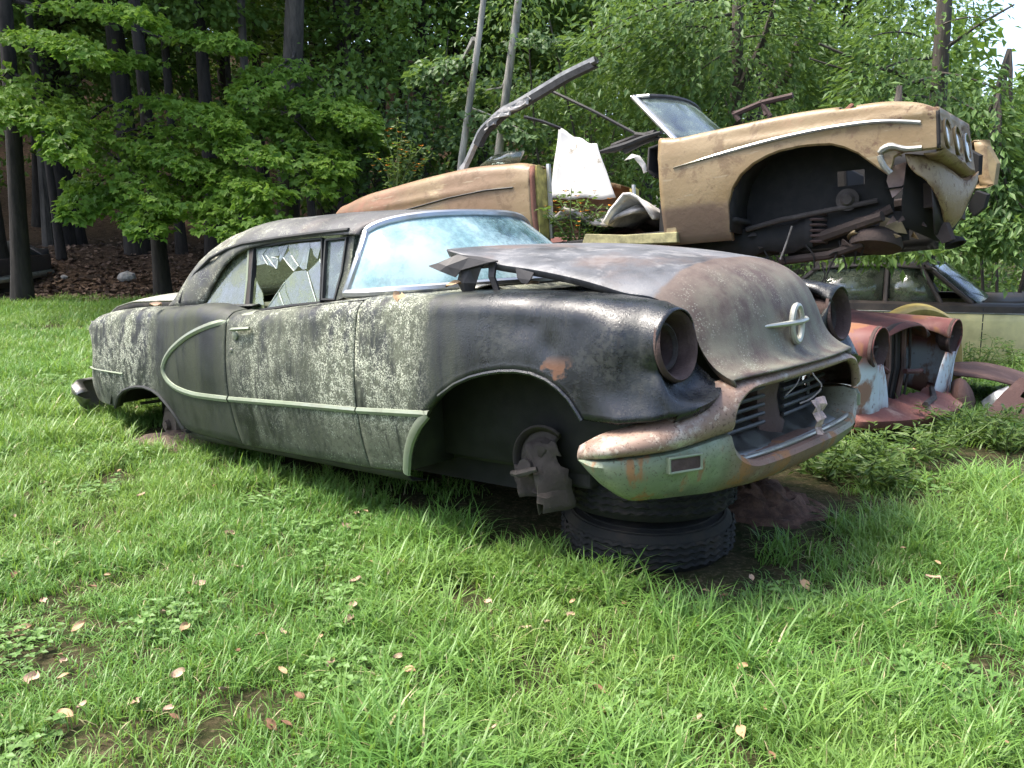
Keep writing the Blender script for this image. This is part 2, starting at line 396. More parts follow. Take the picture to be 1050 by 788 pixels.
HL = (2.325, 0.745, 0.858); HR = 0.132
def front_fender(s):
    mb = MB()
    def fb(x, z):     # shallow dents where the paint is bruised
        return -0.016 * math.exp(-((x - 1.78) / .10) ** 2 - ((z - .94) / .06) ** 2) - 0.012 * math.exp(-((x - 1.9) / .05) ** 2 - ((z - .86) / .05) ** 2)
    main = []
    for c in side_panel(stations(0.756, 2.06, 0.035, [p[0] for p in F_ARCH]), 1, 0.66, fb):
        main.append(np.array(list(smooth_path([c[-1]] + c[2:-1][::-1], 34)) + [c[1], c[0]]))
    # nose of the fender round the headlight: sections A..D
    def sec(x, pts):
        q = smooth_path([(x, .655, pts[0][2] - .03)] + [(x + dx, y, z) for dx, y, z in pts], 34); l = q[-1]
        return np.array(list(q) + [(l[0], l[1] - .012, l[2] - .006), (l[0] - .01, l[1] - .05, l[2])])
    B = sec(2.19, [(0, .66, 1.018), (0, .70, 1.026), (0, .76, 1.024), (0, .84, .995), (0, .895, .94), (0, .918, .86), (0, .918, .77), (0, .92, .69), (0.03, .952, .600)])
    Cc = sec(2.27, [(0, .645, .985), (0, .665, 1.006), (0, .74, 1.012), (0, .81, .985), (0, .858, .935), (0, .878, .86), (0, .876, .78), (.02, .885, .70), (.07, .90, .612)])
    ring = [(HL[0] + 0.02 + .015 * math.sin(a), HL[1] + HR * math.cos(a), HL[2] + HR * math.sin(a)) for a in np.linspace(R(150), R(-40), 24)]
    low = smooth_path([(HL[0] + .012, HL[1] + HR * math.cos(R(-40)), HL[2] + HR * math.sin(R(-40))), (2.37, .862, .70), (2.41, .845, .628)], 11)[1:]
    D = np.array(list(smooth_path(ring, 24)) + list(low) + [(2.405, .83, .622), (2.39, .80, .63)])
    A = main[-1]
    rows = main[:-1]
    for a, b, n in ((A, B, 6), (B, Cc, 4), (Cc, D, 4)):
        for k in range(n):
            t = k / n; rows.append(a + (b - a) * (t * t * (3 - 2 * t) if b is B and False else t))
    rows.append(D)
    mb.grid([[(p[0], s * p[1], p[2]) for p in rw] for rw in rows])
    # apron below and inside the lamp, running forward to the bumper
    a1 = [(HL[0] + 0.02 + .015 * math.sin(a), HL[1] + HR * math.cos(a), HL[2] + HR * math.sin(a)) for a in np.linspace(R(-40), R(-215), 14)]
    lipp = smooth_path([(2.41, .845, .628), (2.45, .77, .645), (2.465, .68, .665), (2.44, .60, .685), (2.38, .54, .71), (2.31, .52, .75)], 14)
    rows = []
    lowp = [D[23]] + [np.array(p) for p in low]
    for k in range(len(lowp)):
        t = k / (len(lowp) - 1); rw = []
        for i, (p, q) in enumerate(zip(a1, lipp)):
            p = np.array(p); q = np.array(q); m = p + (q - p) * t
            e0 = lowp[k] - (np.array(a1[0]) + (np.array(lipp[0]) - np.array(a1[0])) * t); m = m + e0 * max(0, 1 - i / 6) ** 1.5
            m[0] -= 0.05 * math.sin(math.pi * t) * min(1, i / 6) * (1 - 0.4 * i / 13); m[2] -= 0.02 * math.sin(math.pi * t) * min(1, i / 6)
            rw.append((m[0], s * m[1], m[2]))
        rows.append(rw)
    rows.append([(q[0] - .02, s * q[1], q[2] - .03) for q in lipp])
    mb.grid(rows)
    o = mb.build('front_fender', M_side, black_car, solid=0.006, merge=True, sharp=85)
    # rust-eaten lamp bucket
    b = MB()
    b.lathe([(.012, .134), (.026, .132), (.032, .126), (.026, .119), (.0, .113), (-.06, .106), (-.10, .098), (-.105, .08)], HL, (1, 0, 0.1), 40)
    b.lathe([(-.07, .104), (-.045, .094), (-.035, .086), (-.045, .078), (-.09, .070), (-.15, .05), (-.16, 0.0)], HL, (1, 0, 0.1), 40)
    hb = b.build('headlight_bucket', M_rust_bucket, black_car, solid=0.004)
    r = MB(); r.lathe([(-.04, .073), (-.022, .079), (-.026, .088), (-.045, .086)], HL, (1, 0, .1), 36)
    for a in (20, 140, 260):
        y, z = HL[1] + .088 * math.cos(R(a)), HL[2] + .088 * math.sin(R(a))
        r.box((HL[0] - .075, y, z), (.03, .018, .012))
    rr = r.build('retaining_ring', M_rust_grey, hb)
    if s < 0:
        for q in (hb, rr):
            q.data.transform(Matrix.Diagonal((1, -1, 1, 1))); q.data.flip_normals()
    return o
M_rust_bucket = rust_mat('bucket_rust', (0.055, 0.033, 0.028), (0.11, 0.075, 0.065), (0.02, 0.014, 0.013))
for s in (-1, 1):
    front_fender(s)
    MB().grid(side_panel(stations(-0.392, 0.748, 0.045), s, 0.80)).build('door', M_side, black_car, solid=0.006, merge=True)
def quarter(s):
    def hip(x, z): return 0.02 * math.exp(-((x + 0.75) / .28) ** 2) * max(0, (z - .55) / .45)
    xs = stations(-2.50, -0.40, 0.04, [p[0] for p in R_ARCH])
    P = side_panel(xs, s, lambda x: np.interp(x, [-2.5, -1.3, -.8, -.4], [.62, .70, .76, .80]), hip)
    # the tail end is scooped: shift the rear columns according to height
    for i, x in enumerate(xs):
        if x < -2.2:
            w = (-2.2 - x) / .3
            for j, p in enumerate(P[i]):
                z = p[2]; sh = 0.09 * math.exp(-((z - .72) / .12) ** 2) - 0.06 * math.exp(-((z - .90) / .07) ** 2) - .03 * math.exp(-((z - .45) / .1) ** 2)
                P[i][j] = (p[0] + w * w * sh, p[1] * (1 - 0.05 * w * w), z - (0.05 * w * w if z > .9 else 0) * abs(1 - abs(p[1]) / .9))
    mb = MB().grid(P)
    end = P[0]
    mb.grid([end, [(p[0] + .05, p[1] * .93, p[2]) for p in end], [(p[0] + .09, p[1] * .6, p[2]) for p in end]])
    mb.build('rear_quarter', M_side, black_car, solid=0.006, merge=True)
for s in (-1, 1): quarter(s)

# lower rocker strip under door and fender, tucked in
for s in (-1, 1):
    mb = MB(); P = []
    for x in np.linspace(-1.06, 0.99, 12):
        y = side_y(x, .25); P.append([(x, s * (y - .012), .262), (x, s * (y - .02), .235), (x, s * (y - .05), .205), (x, s * (y - .14), .19)])
    mb.grid(P).build('rocker_panel', M_well, black_car, solid=0.004)

# hood, popped up at the back, with its blunt nose
def hood_pts():
    cz = cubic([1.10, 1.4, 1.7, 1.95, 2.1, 2.22, 2.30, 2.36, 2.40, 2.425, 2.44, 2.445, 2.45, 2.47, 2.485],
               [1.275, 1.262, 1.235, 1.20, 1.172, 1.14, 1.10, 1.05, .99, .93, .87, .81, .76, .725, .712])
    # centre profile as a path by arclength
    cp = smooth_path([(1.10, 1.275), (1.4, 1.262), (1.7, 1.235), (1.95, 1.203), (2.1, 1.178), (2.22, 1.148), (2.31, 1.10), (2.372, 1.045), (2.415, .96), (2.436, .88), (2.452, .81), (2.478, .758), (2.525, .733), (2.55, .728)], 60)
    ep = smooth_path([(1.14, 1.262), (1.4, 1.197), (1.70, 1.148), (1.94, 1.094), (2.08, 1.052), (2.17, 1.035), (2.245, .99), (2.29, .94), (2.325, .88), (2.352, .82), (2.39, .77), (2.435, .738), (2.468, .722), (2.478, .718)], 60)
    ey = np.interp(np.linspace(0, 1, 60), [0, .35, .55, .65, .72, .82, .92, 1], [.70, .69, .675, .65, .61, .57, .56, .565])
    P = []
    for i in range(60):
        rw = []
        for k in range(-14, 15):
            u = k / 14; a = abs(u)
            crown = a ** 2.6 if i < 34 else a ** (2.6 + 1.2 * min(1, (i - 34) / 10))
            x = cp[i, 0] + (ep[i, 0] - cp[i, 0]) * a ** 2.2; z = cp[i, 1] + (ep[i, 1] - cp[i, 1]) * crown
            y = u * ey[i]
            rw.append((x, y, z))
        P.append(rw)
    return P, ep, ey
hp, h_ep, h_ey = hood_pts()
mb = MB()
rim = []
for rw in hp:  # turned-down flange along both edges
    a, b = rw[0], rw[-1]
    rim.append([(a[0], a[1] + .012, a[2] - .035), (a[0], a[1] - .004, a[2] - .006)] + rw + [(b[0], b[1] + .004, b[2] - .006), (b[0], b[1] - .012, b[2] - .045)])
mask = [[not (i > 46 and i < 50 and j in (4, 5, 6)) for j in range(len(rim[0]) - 1)] for i in range(59)]
mb.grid(rim)
hood = mb.build('hood', M_hood, black_car, solid=0.008, merge=True, sharp=50, offset=-1)
# inner skeleton of the hood
mb = MB()
for yy in (-.45, 0, .45): mb.tube([(1.16, yy, 1.225 - .05 * abs(yy)), (1.6, yy, 1.19 - .10 * abs(yy)), (2.1, yy, 1.11 - .12 * abs(yy))], .03, 6, flat=.5)
mb.tube([(1.15, y, 1.20 - .03 * y * y) for y in (-.66, -.3, 0, .3, .66)], .03, 6)
mb.build('hood_brace', M_rust_grey, hood)
# torn, folded corner of the hood
t_ = [[(1.270, -.70, 1.225), (1.350, -.70, 1.215), (1.450, -.70, 1.195)], [(1.240, -.735, 1.232), (1.320, -.745, 1.215), (1.430, -.735, 1.19)], [(1.170, -.79, 1.20), (1.220, -.785, 1.185), (1.290, -.765, 1.165)], [(1.140, -.82, 1.19), (1.190, -.80, 1.165), (1.260, -.775, 1.135)]]
MB().grid(t_).build('torn_corner', M_torn, hood, solid=0.006, smooth=False)
MB().grid([[(1.260, -.71, 1.215), (1.320, -.725, 1.205), (1.400, -.71, 1.20)], [(1.270, -.75, 1.17), (1.320, -.74, 1.165), (1.380, -.735, 1.17)], [(1.240, -.745, 1.115), (1.290, -.755, 1.11), (1.340, -.73, 1.105)], [(1.260, -.735, 1.07), (1.285, -.74, 1.068), (1.320, -.72, 1.075)]]).build('torn_flap', M_torn, hood, solid=0.006, smooth=False)
MB().grid([[(1.400, -.70, 1.20), (1.440, -.70, 1.19)], [(1.405, -.715, 1.13), (1.435, -.71, 1.13)], [(1.430, -.70, 1.055), (1.455, -.70, 1.055)]]).build('hinge_strap', M_torn, hood, solid=0.012, smooth=False)
MB().grid([[(1.550, -.70, 1.165), (1.650, -.70, 1.14)], [(1.565, -.71, 1.12), (1.635, -.71, 1.11)], [(1.590, -.71, 1.10), (1.620, -.71, 1.095)]]).build('torn_flap', M_torn, hood, solid=0.006, smooth=False)
# emblem: a ring with a bar through it
mb = MB()
ex, ez = 2.448, .876
mb.tube([(ex + .02, .058 * math.cos(t) * .8, ez + .075 * math.sin(t)) for t in np.linspace(0, 2 * math.pi, 29)], .0135, 8, caps=False, up=(1, 0, 0))
mb.tube([(ex - .035, -.215, ez + .004), (ex + .015, -.1, ez + .006), (ex + .034, 0, ez + .008), (ex + .015, .1, ez + .01), (ex - .03, .2, ez + .012)], [.007, .014, .016, .014, .007], 8, flat=.8)
mb.build('hood_emblem', chrome('emblem_metal', (0.50, 0.50, 0.44), 0.25, rough=0.45), hood)

# front bumper: upper bar, lower bar, grille mouth
BP = [(2.50, 0), (2.495, .25), (2.475, .45), (2.44, .62), (2.39, .76), (2.33, .87), (2.24, .95), (2.15, .985), (2.07, .99)]
bx = cubic([p[1] for p in BP[:7]], [p[0] for p in BP[:7]])
NB = 110
bp = smooth_path(BP, NB)         # (x, y)
S = np.linspace(0, 1, NB)
def bsec(t, prof):               # profile points: (outward offset, z) at arclength t
    return prof
def bar(fn, n=NB):
    rows = []
    for s_ in (-1, 1):
        side = []
        for i in range(n):
            x, y = bp[i]; j = min(i + 1, n - 1); k = max(i - 1, 0)
            tx, ty = bp[j] - bp[k]; L = math.hypot(tx, ty) or 1
            nx, ny = ty / L, -tx / L         # outward
            side.append([(x + nx * o, s_ * (y + ny * o), z) for o, z in fn(S[i])])
        rows.append(side)
    return rows[0][::-1] + rows[1][1:]
top_z = cubic([0, .2, .4, .5, .6, .72, .85, .95, 1], [.722, .718, .705, .69, .655, .60, .56, .53, .495])
def sstep(t, a, b):
    u = min(1, max(0, (t - a) / (b - a))); return u * u * (3 - 2 * u)
def cre_z(t):
    k = math.sqrt(max(0, 1 - min(1, max(0, (t - .36) / .135)) ** 2))
    o = float(np.interp(t, [0, .45, .56, .7, .85, 1], [.52, .535, .525, .50, .485, .46]))
    return o + (.672 - o) * k
def lip_z(t):
    k = math.sqrt(max(0, 1 - min(1, max(0, (t - .36) / .135)) ** 2))
    o = float(np.interp(t, [0, .45, .56, .7, .85, 1], [.517, .532, .522, .497, .482, .457]))
    return o + (.402 - o) * k
def upper(t):
    zt, zc = float(top_z(t)), float(cre_z(t)); h = zt - zc
    d = (.10 if t < .9 else .10 * max(0.15, (1 - t) / .1)) * (.62 + .38 * min(1, max(0, (t - .3) / .2)))
    return [(-d, zt - .005), (-d * .6, zt + .012), (-.2 * d, zt + .004), (.25 * d, zt - .18 * h), (.48 * d, zt - .42 * h), (.55 * d, zt - .68 * h), (.50 * d, zt - .88 * h), (.36 * d, zc), (.2 * d, zc - .004)]
M_bump_top = Mat('bumper_upper_chrome')
def _bt(m):
    a = m.noise(6, 7, 0.65); b = m.noise(22, 6, 0.7); c = m.noise(2.0, 4)
    m.layers((0.55, 0.51, 0.45), 0.36, [((0.215, 0.135, 0.095), m.mul(m.rng(m.noise(5.5, 7, 0.7), 0.28, 0.48), 0.96), 0.5), ((0.07, 0.04, 0.03), m.mul(m.rng(m.noise(75, 5, .75), 0.55, 0.62), 0.75), 0.9), ((.46, .40, .32), m.mul(m.rng(m.noise(13, 7, .75), .56, .62), .7), .6), ((0.36, 0.24, 0.15), m.mul(m.rng(a, 0.6, 0.7), 0.5), 0.8)], metal=0.75)
    m.bump(b, 0.2, 0.004)
_bt(M_bump_top)
bumper = MB().grid(bar(upper)).build('front_bumper', M_bump_top.m, black_car, solid=0.008, offset=-1)
bot_z = cubic([0, .2, .45, .6, .75, .85, .93, 1], [.262, .264, .275, .29, .298, .302, .352, .45])
def lower(t):
    zt, zb = float(lip_z(t)), float(bot_z(t)); h = zt - zb
    e = min(1.0, (1 - t) / .08 + .12); mouth = 1 - min(1, max(0, (t - .40) / .14))
    d = .085 * e; d *= 1 + .35 * mouth
    return [(-d * (1.0 + 0.9 * mouth), zt - .004 + .0 * mouth), (-.1 * d - .02 * mouth * e, zt + .003), (.35 * d, zt - .06 * h), (.46 * d, zt - .2 * h), (.34 * d, zt - .45 * h), (.12 * d, zt - .66 * h), (-.18 * d, zt - .84 * h), (-.62 * d, zb + .004), (-1.0 * d, zb + .006)]
M_bump_low = Mat('bumper_lower_chrome')
def _bl(m):
    a = m.noise(5, 6, 0.6); b = m.noise(26, 6, 0.7); st = m.noise(9, 5, 0.6, stretch=(1, 1, .25))
    y = m.axis(1, -.30, -.55); far = m.axis(1, .1, .35)
    m.layers((0.34, 0.37, 0.31), 0.36, [((0.12, 0.155, 0.08), m.mul(m.rng(a, 0.3, 0.6), 0.8), 0.5), ((0.18, 0.10, 0.072), m.mul(m.inv(m.op('MAXIMUM', m.axis(1, -.50, -.68), m.mul(far, .6))), m.rng(a, 0.2, 0.45), 0.95), 0.7),
             ((0.28, 0.13, 0.05), m.mul(m.rng(st, 0.55, 0.63), 0.85), 0.85), ((.06, .045, .03), m.mul(m.rng(m.noise(80, 5, .75), .57, .63), .7), .9), ((0.10, 0.07, 0.045), m.mul(m.rng(b, 0.6, 0.7), 0.6), 0.85)], metal=0.75)
    m.bump(b, 0.12, 0.003)
_bl(M_bump_low)
rows = bar(lower)
lb = MB().grid(rows).build('lower_bar', M_bump_low.m, bumper, solid=0.008, offset=-1)
# rounded cheek at each end of the mouth, joining upper and lower bar
# fog-lamp slot (near side and far side)
for s_ in (-1, 1):
    c = Vector((2.425, s_ * .80, .447))
    i = int(np.argmin([abs(p[1] - .80) for p in bp])); tx, ty = bp[i + 1] - bp[i - 1]; L = math.hypot(tx, ty); T_ = Vector((tx / L, s_ * ty / L, -.0)); U = Vector((0, 0, 1)); N_ = Vector((ty / L, -s_ * tx / L, 0))
    if N_.x < 0: N_ = -N_
    x0 = Vector((bp[i][0], s_ * bp[i][1], .445)) + N_ * .034
    def q(a, b, c_=0): return tuple(x0 + T_ * a + U * b + N_ * c_)
    mb = MB()
    o4 = [(-.072, -.032), (.072, -.032), (.072, .032), (-.072, .032)]; i4 = [(-.062, -.022), (.062, -.022), (.062, .022), (-.062, .022)]
    mb.grid([[q(a, b, -.012) for a, b in o4], [q(a, b, .017) for a, b in o4], [q(a, b, .017) for a, b in i4], [q(a, b, -.010) for a, b in i4]], closed=True)
    fr = mb.build('fog_lamp_bezel', M_trim, bumper, smooth=False, bevel=0.006)
    MB().add([q(a, b, .011) for a, b in i4], [(0, 1, 2, 3)]).build('fog_lamp_recess', M_rust_bucket, fr)
# chrome lip inside the mouth, floor pan and bars of the grille
lipc = [(float(bx(abs(y))) + .012, y, .408) for y in np.linspace(-.56, .56, 25)]
MB().tube(lipc, .010, 8).build('mouth_lip', chrome('bright_lip', (0.35, 0.34, 0.31), 0.6, rough=0.4), bumper)
P = [[(float(bx(abs(y))) - .02, y, .402), (float(bx(abs(y))) - .09, y, .40 + .02 * (y / .6) ** 2), (2.26, y, .50), (2.20, y, .56)] for y in np.linspace(-.60, .60, 21)]
MB().grid(P).build('mouth_floor', chrome('dull_lip', (0.20, 0.195, 0.18), 0.5), bumper, solid=0.004)
for k in range(5):
    z = .47 + .037 * k
    for s_ in (-1, 1):
        MB().tube([(2.33 + .03 * (1 - (y / .6) ** 2), s_ * y, z) for y in np.linspace(.09, .60, 8)], .009, 6).build('grille_bar', simple('grille_metal', (0.075, 0.075, 0.072), .5, .3) if k == 0 and s_ < 0 else bpy.data.materials['grille_metal'], bumper)
for s_ in (-1, 1):
    MB().tube([(2.335, s_ * .40, .46), (2.345, s_ * .40, .68)], .009, 6).build('grille_upright', bpy.data.materials['grille_metal'], bumper)
mb = MB(); P = []
for z, w, x in ((.40, .15, 2.40), (.47, .11, 2.37), (.55, .10, 2.36), (.62, .115, 2.37), (.69, .15, 2.40)):
    P.append([(x - .14, -w, z), (x - .03, -w * .9, z), (x, 0, z), (x - .03, w * .9, z), (x - .14, w, z)])
mb.grid(P).build('grille_divider', rust_mat('divider_rust', (.10, .062, .048), (.18, .12, .095), (.05, .032, .026)), bumper, solid=0.006)
# crumpled tin and a loose wire hanging in the mouth
mb = MB(); rg = random.Random(4); P = []
for i in range(6):
    P.append([(2.545 + .02 * rg.random() + .012 * (i % 2), -.055 + .028 * k + .012 * i * (.5 - k / 4), .565 - .030 * i + .012 * rg.random()) for k in range(5 if True else 4)])
mb.grid(P).build('crumpled_tin', simple('pinkish_tin', (0.40, 0.29, 0.26), 0.7, var=0.4, scale=30), bumper, smooth=False, solid=0.003)
MB().tube(smooth_path([(2.50, .04, .70), (2.53, .02, .66), (2.55, .05, .61), (2.53, .01, .57), (2.50, -.05, .55)], 20), .0035, 5).build('loose_wire', simple('pale_wire', (0.32, 0.28, 0.24), 0.8), bumper)
MB().tube(smooth_path([(2.50, -.03, .70), (2.51, -.10, .64), (2.49, -.16, .60)], 14), .003, 5).build('loose_wire', bpy.data.materials['pale_wire'], bumper)
# dark panel behind the bumper, radiator support
MB().box((2.16, 0, .60), (.04, 1.3, .5)).build('radiator_support', M_dark, black_car)

# greenhouse ------------------------------------------------------------------------------
rail = cubic([-1.45, -1.32, -1.18, -1.02, -.95, -.86, -.72, -.6, -.45, -.1, .2, .40, .46], [1.02, 1.02, 1.02, 1.04, 1.12, 1.215, 1.305, 1.342, 1.36, 1.375, 1.375, 1.368, 1.362])
zc_ = cubic([-1.45, -1.38, -1.30, -1.2, -1.1, -.95, -.75, -.4, 0, .3, .46], [1.06, 1.16, 1.28, 1.39, 1.455, 1.50, 1.520, 1.518, 1.51, 1.488, 1.462])
yr_ = cubic([-1.45, -1.1, -1.0, -.85, -.6, .46], [.735, .74, .715, .685, .655, .648])
def roof_point(x, u):
    zr, zc, yr = float(rail(x)), float(zc_(x)), float(yr_(x))
    a = abs(u)
    ang = a * math.pi / 2
    # rounded-side section: superellipse
    n = 3.2 if x > -1 else 3.6
    c, s_ = math.cos(ang), math.sin(ang)
    y = yr * s_ ** (2 / n); z = zr + (zc - zr) * c ** (2 / (n * .62))
    xs_ = x + 0.22 * (max(0, (x + .2) / .66) ** 2) * (1 - (y / yr) ** 2)
    return (xs_, math.copysign(y, u), z)
rx = stations(-1.45, .46, .055); us = np.linspace(-1, 1, 41)
RP = [[roof_point(x, u) for u in us] for x in rx]
msk = [[not (rx[i] < -1.05 and abs(RP[i][j][1]) < .42 and abs(RP[i][j + 1][1]) < .45) for j in range(40)] for i in range(len(rx) - 1)]
roof = MB().grid(RP, msk).build('roof', M_roof, black_car, solid=0.012, offset=-1, sharp=60)
M_dirt_reflection_glass = glass_mat('dirt_and_reflection_glass', (0.26, 0.29, 0.19), 0.72, scale=4, gloss=.6)  # green-grey dirt colour also paints in reflected grass and sky
MB().grid([[RP[i][j] for j in range(41)] for i in range(len(rx))], [[not msk[i][j] for j in range(40)] for i in range(len(rx) - 1)]).build('rear_window', M_dirt_reflection_glass, black_car, solid=0.004, offset=-1)
# windshield
wb = smooth_path([(.46, -.765, 1.075), (.56, -.775, 1.075), (.74, -.73, 1.08), (.92, -.56, 1.085), (1.03, -.3, 1.09), (1.06, 0, 1.09), (1.03, .3, 1.09), (.92, .56, 1.085), (.74, .73, 1.08), (.56, .775, 1.075), (.46, .765, 1.075)], 41)
wt = np.array([(p[0] + .012, p[1] * .97, p[2] - .004) for p in [roof_point(.46, u) for u in np.linspace(-.90, .90, 41)]])
WP = []
for k in range(15):
    t = k / 14; row = wb + (wt - wb) * t
    row[:, 0] += .035 * math.sin(math.pi * t)
    row[:, 1] *= 1 + .03 * math.sin(math.pi * t)
    WP.append(row)
def frost_and_glare():
    m = Mat('frost_and_glare_windshield')
    tr = m.n.new('ShaderNodeBsdfTransparent'); tr.inputs[0].default_value = (.72, .88, .88, 1)
    gl = m.n.new('ShaderNodeBsdfGlossy'); gl.inputs['Roughness'].default_value = .12
    a = m.noise(2.4, 6, .6); b = m.noise(30, 6, .75); e = m.axis(2, 1.26, 1.10); y2 = m.axis(1, -.25, .05)
    df = m.n.new('ShaderNodeBsdfDiffuse'); tl = m.n.new('ShaderNodeBsdfTranslucent')
    c = m.mix(m.rng(a, .35, .62), (.34, .56, .60), (.60, .75, .77)); m.L(c, df.inputs[0]); m.L(c, tl.inputs[0])  # pale cyan stands for sky glare as well as frost
    dm = m.n.new('ShaderNodeMixShader'); dm.inputs[0].default_value = .45; m.L(df.outputs[0], dm.inputs[1]); m.L(tl.outputs[0], dm.inputs[2])
    m1 = m.n.new('ShaderNodeMixShader'); fr = m.n.new('ShaderNodeFresnel'); fr.inputs[0].default_value = 1.6
    m.L(m.op('ADD', fr.outputs[0], .06), m1.inputs[0]); m.L(tr.outputs[0], m1.inputs[1]); m.L(gl.outputs[0], m1.inputs[2])
    m2 = m.n.new('ShaderNodeMixShader')
    f_ = m.op('MINIMUM', m.add(m.mul(m.rng(a, .32, .6), .5), m.add(m.mul(m.rng(b, .42, .62), .28), m.mul(m.inv(y2), .42))), .95)
    m.L(f_, m2.inputs[0]); m.L(m1.outputs[0], m2.inputs[1]); m.L(dm.outputs[0], m2.inputs[2]); m.L(m2.outputs[0], m.out.inputs['Surface'])
    m.n.remove(m.b); return m.m
ws = MB().grid(WP).build('windshield', frost_and_glare(), black_car, solid=0.006)
per = list(WP[0]) + [r_[-1] for r_ in WP[1:]] + list(WP[-1][::-1]) + [r_[0] for r_ in WP[::-1][1:]]
MB().tube([(p[0] + .006, p[1] * 1.005, p[2]) for p in per], .023, 8, caps=False, up=(0.3, 0.2, 1)).build('windshield_frame', chrome('pillar_chrome', (0.45, 0.46, 0.46), 0.35, rough=0.3), ws)
# cowl between windshield and hood
P = []
for i in range(41):
    a = wb[i]; P.append([(a[0] - .02, a[1], a[2] + .0), (a[0] + .03, a[1] * 1.0, a[2] - .018), (max(a[0] + .06, 1.02 if abs(a[1]) > .6 else 1.12), a[1] * (1.0 if abs(a[1]) < .6 else 1.02), 1.062), (1.2, a[1] * .95, 1.045), (1.24, a[1] * .95, .98)])
MB().grid(P).build('cowl', M_side, black_car, solid=0.005)
for yy in (-.4, .4):
    MB().grid([[(1.0 + .06 * i, yy + .1 * (k - 2) / 2, 1.075 + .012 * math.sin(math.pi * k / 4)) for k in range(5)] for i in range(3)]).build('cowl_vent', M_chrome, black_car, solid=0.004)
# engine bay: inner fenders, firewall, dark block
mb = MB()
for s_ in (-1, 1): mb.grid([[(x, s_ * .655, z) for z in (1.02, .8, .55, .3)] for x in (.8, 1.2, 1.6, 2.0, 2.2)])
mb.build('inner_fender', M_dark, black_car, solid=0.006)
mb = MB(); mb.box((1.10, 0, .66), (.03, 1.30, .70)); mb.build('firewall', M_dark, black_car)
mb = MB(); mb.box((1.6, 0, .70), (.65, .5, .42)); mb.box((1.55, -.28, .84), (.5, .14, .09)); mb.box((1.55, .28, .84), (.5, .14, .09)); mb.lathe([(0, .0), (0, .19), (.07, .20), (.10, .17), (.10, 0)], (1.55, 0, .93), (0, 0, 1), 24)
mb.build('engine', simple('engine_grime', (.03, .028, .026), .8), black_car, smooth=False, bevel=.012)

# side windows: everything on a leaning plane
def sp(px, py): return BLACK.plane(px, py, (0, -1, .30), (0, -.725, 1.02))
def ring_frame(pts, w, name, mat, parent, n_out=Vector((0, -1, .30)).normalized(), depth=.02):
    pts = [Vector(p) for p in pts]; c = sum(pts, Vector()) / len(pts); n = len(pts)
    outer = []
    for i, p in enumerate(pts):
        a, b = pts[i - 1], pts[(i + 1) % n]
        t = (b - a).normalized(); o = t.cross(n_out)
        if o.dot(p - c) < 0: o = -o
        outer.append(p + o * w)
    mb = MB(); d = n_out * depth
    mb.grid([[tuple(p - d * .5) for p in pts], [tuple(p + d) for p in pts], [tuple(p + d) for p in outer], [tuple(p - d * .5) for p in outer]], closed=True)
    return mb.build(name, mat, parent, smooth=False)
quarter_px = [(199, 313), (205, 299), (218, 281), (228, 271), (237, 265), (248, 259.5), (257, 256), (255, 290), (252, 319), (241, 319), (225, 316)]
door_px = [(263, 255.5), (297, 250), (332, 246.5), (331.5, 280), (330.5, 310), (300, 313), (258.5, 319.5), (260.5, 290)]
vent_px = [(337, 248), (357, 246), (352, 280), (345, 307), (333.5, 307), (335, 280)]
QW = [sp(*p) for p in quarter_px]; DW = [sp(*p) for p in door_px]; VW = [sp(*p) for p in vent_px]
nside = Vector((0, -1, .30)).normalized()
def mirror_obj(o, parent):
    c = o.copy(); c.data = o.data.copy(); C.objects.link(c); c.parent = parent
    c.data.transform(Matrix.Diagonal((1, -1, 1, 1))); c.data.flip_normals(); return c
q_ = MB().prism([p - nside * .004 for p in QW], nside * .006).build('quarter_window', M_dirt_reflection_glass, black_car, smooth=False)
qf = ring_frame(QW, .018, 'window_frame', M_trim, q_)
v_ = MB().prism([p - nside * .004 for p in VW], nside * .006).build('vent_window', glass_mat('vent_glass', (.42, .50, .46), .5, scale=5), black_car, smooth=False)
vf = ring_frame(VW, .014, 'window_frame', M_seal, v_)
for o_, f_ in ((q_, qf), (v_, vf)):
    m_ = mirror_obj(o_, black_car); mirror_obj(f_, m_)
# shattered door glass: separate shards left in the frame
M_shard = glass_mat('shattered_glass', (.27, .32, .18), .62, scale=5, gloss=.6); M_shard2 = glass_mat('frosted_shard', (.40, .46, .40), .75, scale=8)
dw = empty('door_window'); dw.parent = black_car
def dpx(x, y): return sp(180 + x / 5.25, 205 + y / 5.25)
shards = [[(437, 262), (500, 255), (470, 300), (490, 345), (440, 355)], [(500, 255), (545, 250), (560, 300), (520, 310), (500, 350), (490, 345), (470, 300)], [(500, 350), (520, 312), (556, 318), (548, 372)],
          [(545, 250), (610, 243), (580, 310), (562, 335), (556, 318), (562, 298)], [(610, 243), (660, 237), (690, 300), (665, 358), (625, 300), (612, 270)], [(582, 312), (614, 276), (662, 360), (640, 385)],
          [(660, 237), (722, 230), (726, 262), (706, 375), (690, 378), (668, 360), (692, 300)], [(722, 230), (800, 222), (778, 270), (765, 320), (745, 300), (735, 260), (728, 262)],
          [(800, 300), (798, 400), (790, 545), (768, 556), (740, 480), (712, 388)], [(640, 388), (704, 380), (736, 480), (762, 557), (630, 572), (600, 500), (590, 440)], [(590, 446), (598, 502), (628, 573), (497, 585), (545, 505)],
          [(430, 420), (470, 505), (478, 585), (412, 596), (420, 500)], [(775, 330), (796, 300), (799, 395), (782, 360)]]
for k, sh in enumerate(shards):
    rg = random.Random(k); t = nside * (.002 * rg.uniform(-1, 1))
    MB().prism([dpx(*p) + t - nside * .003 for p in sh], nside * .005).build('glass_shard', M_shard2 if k in (0, 1, 2, 3, 5) else M_shard, dw, smooth=False)
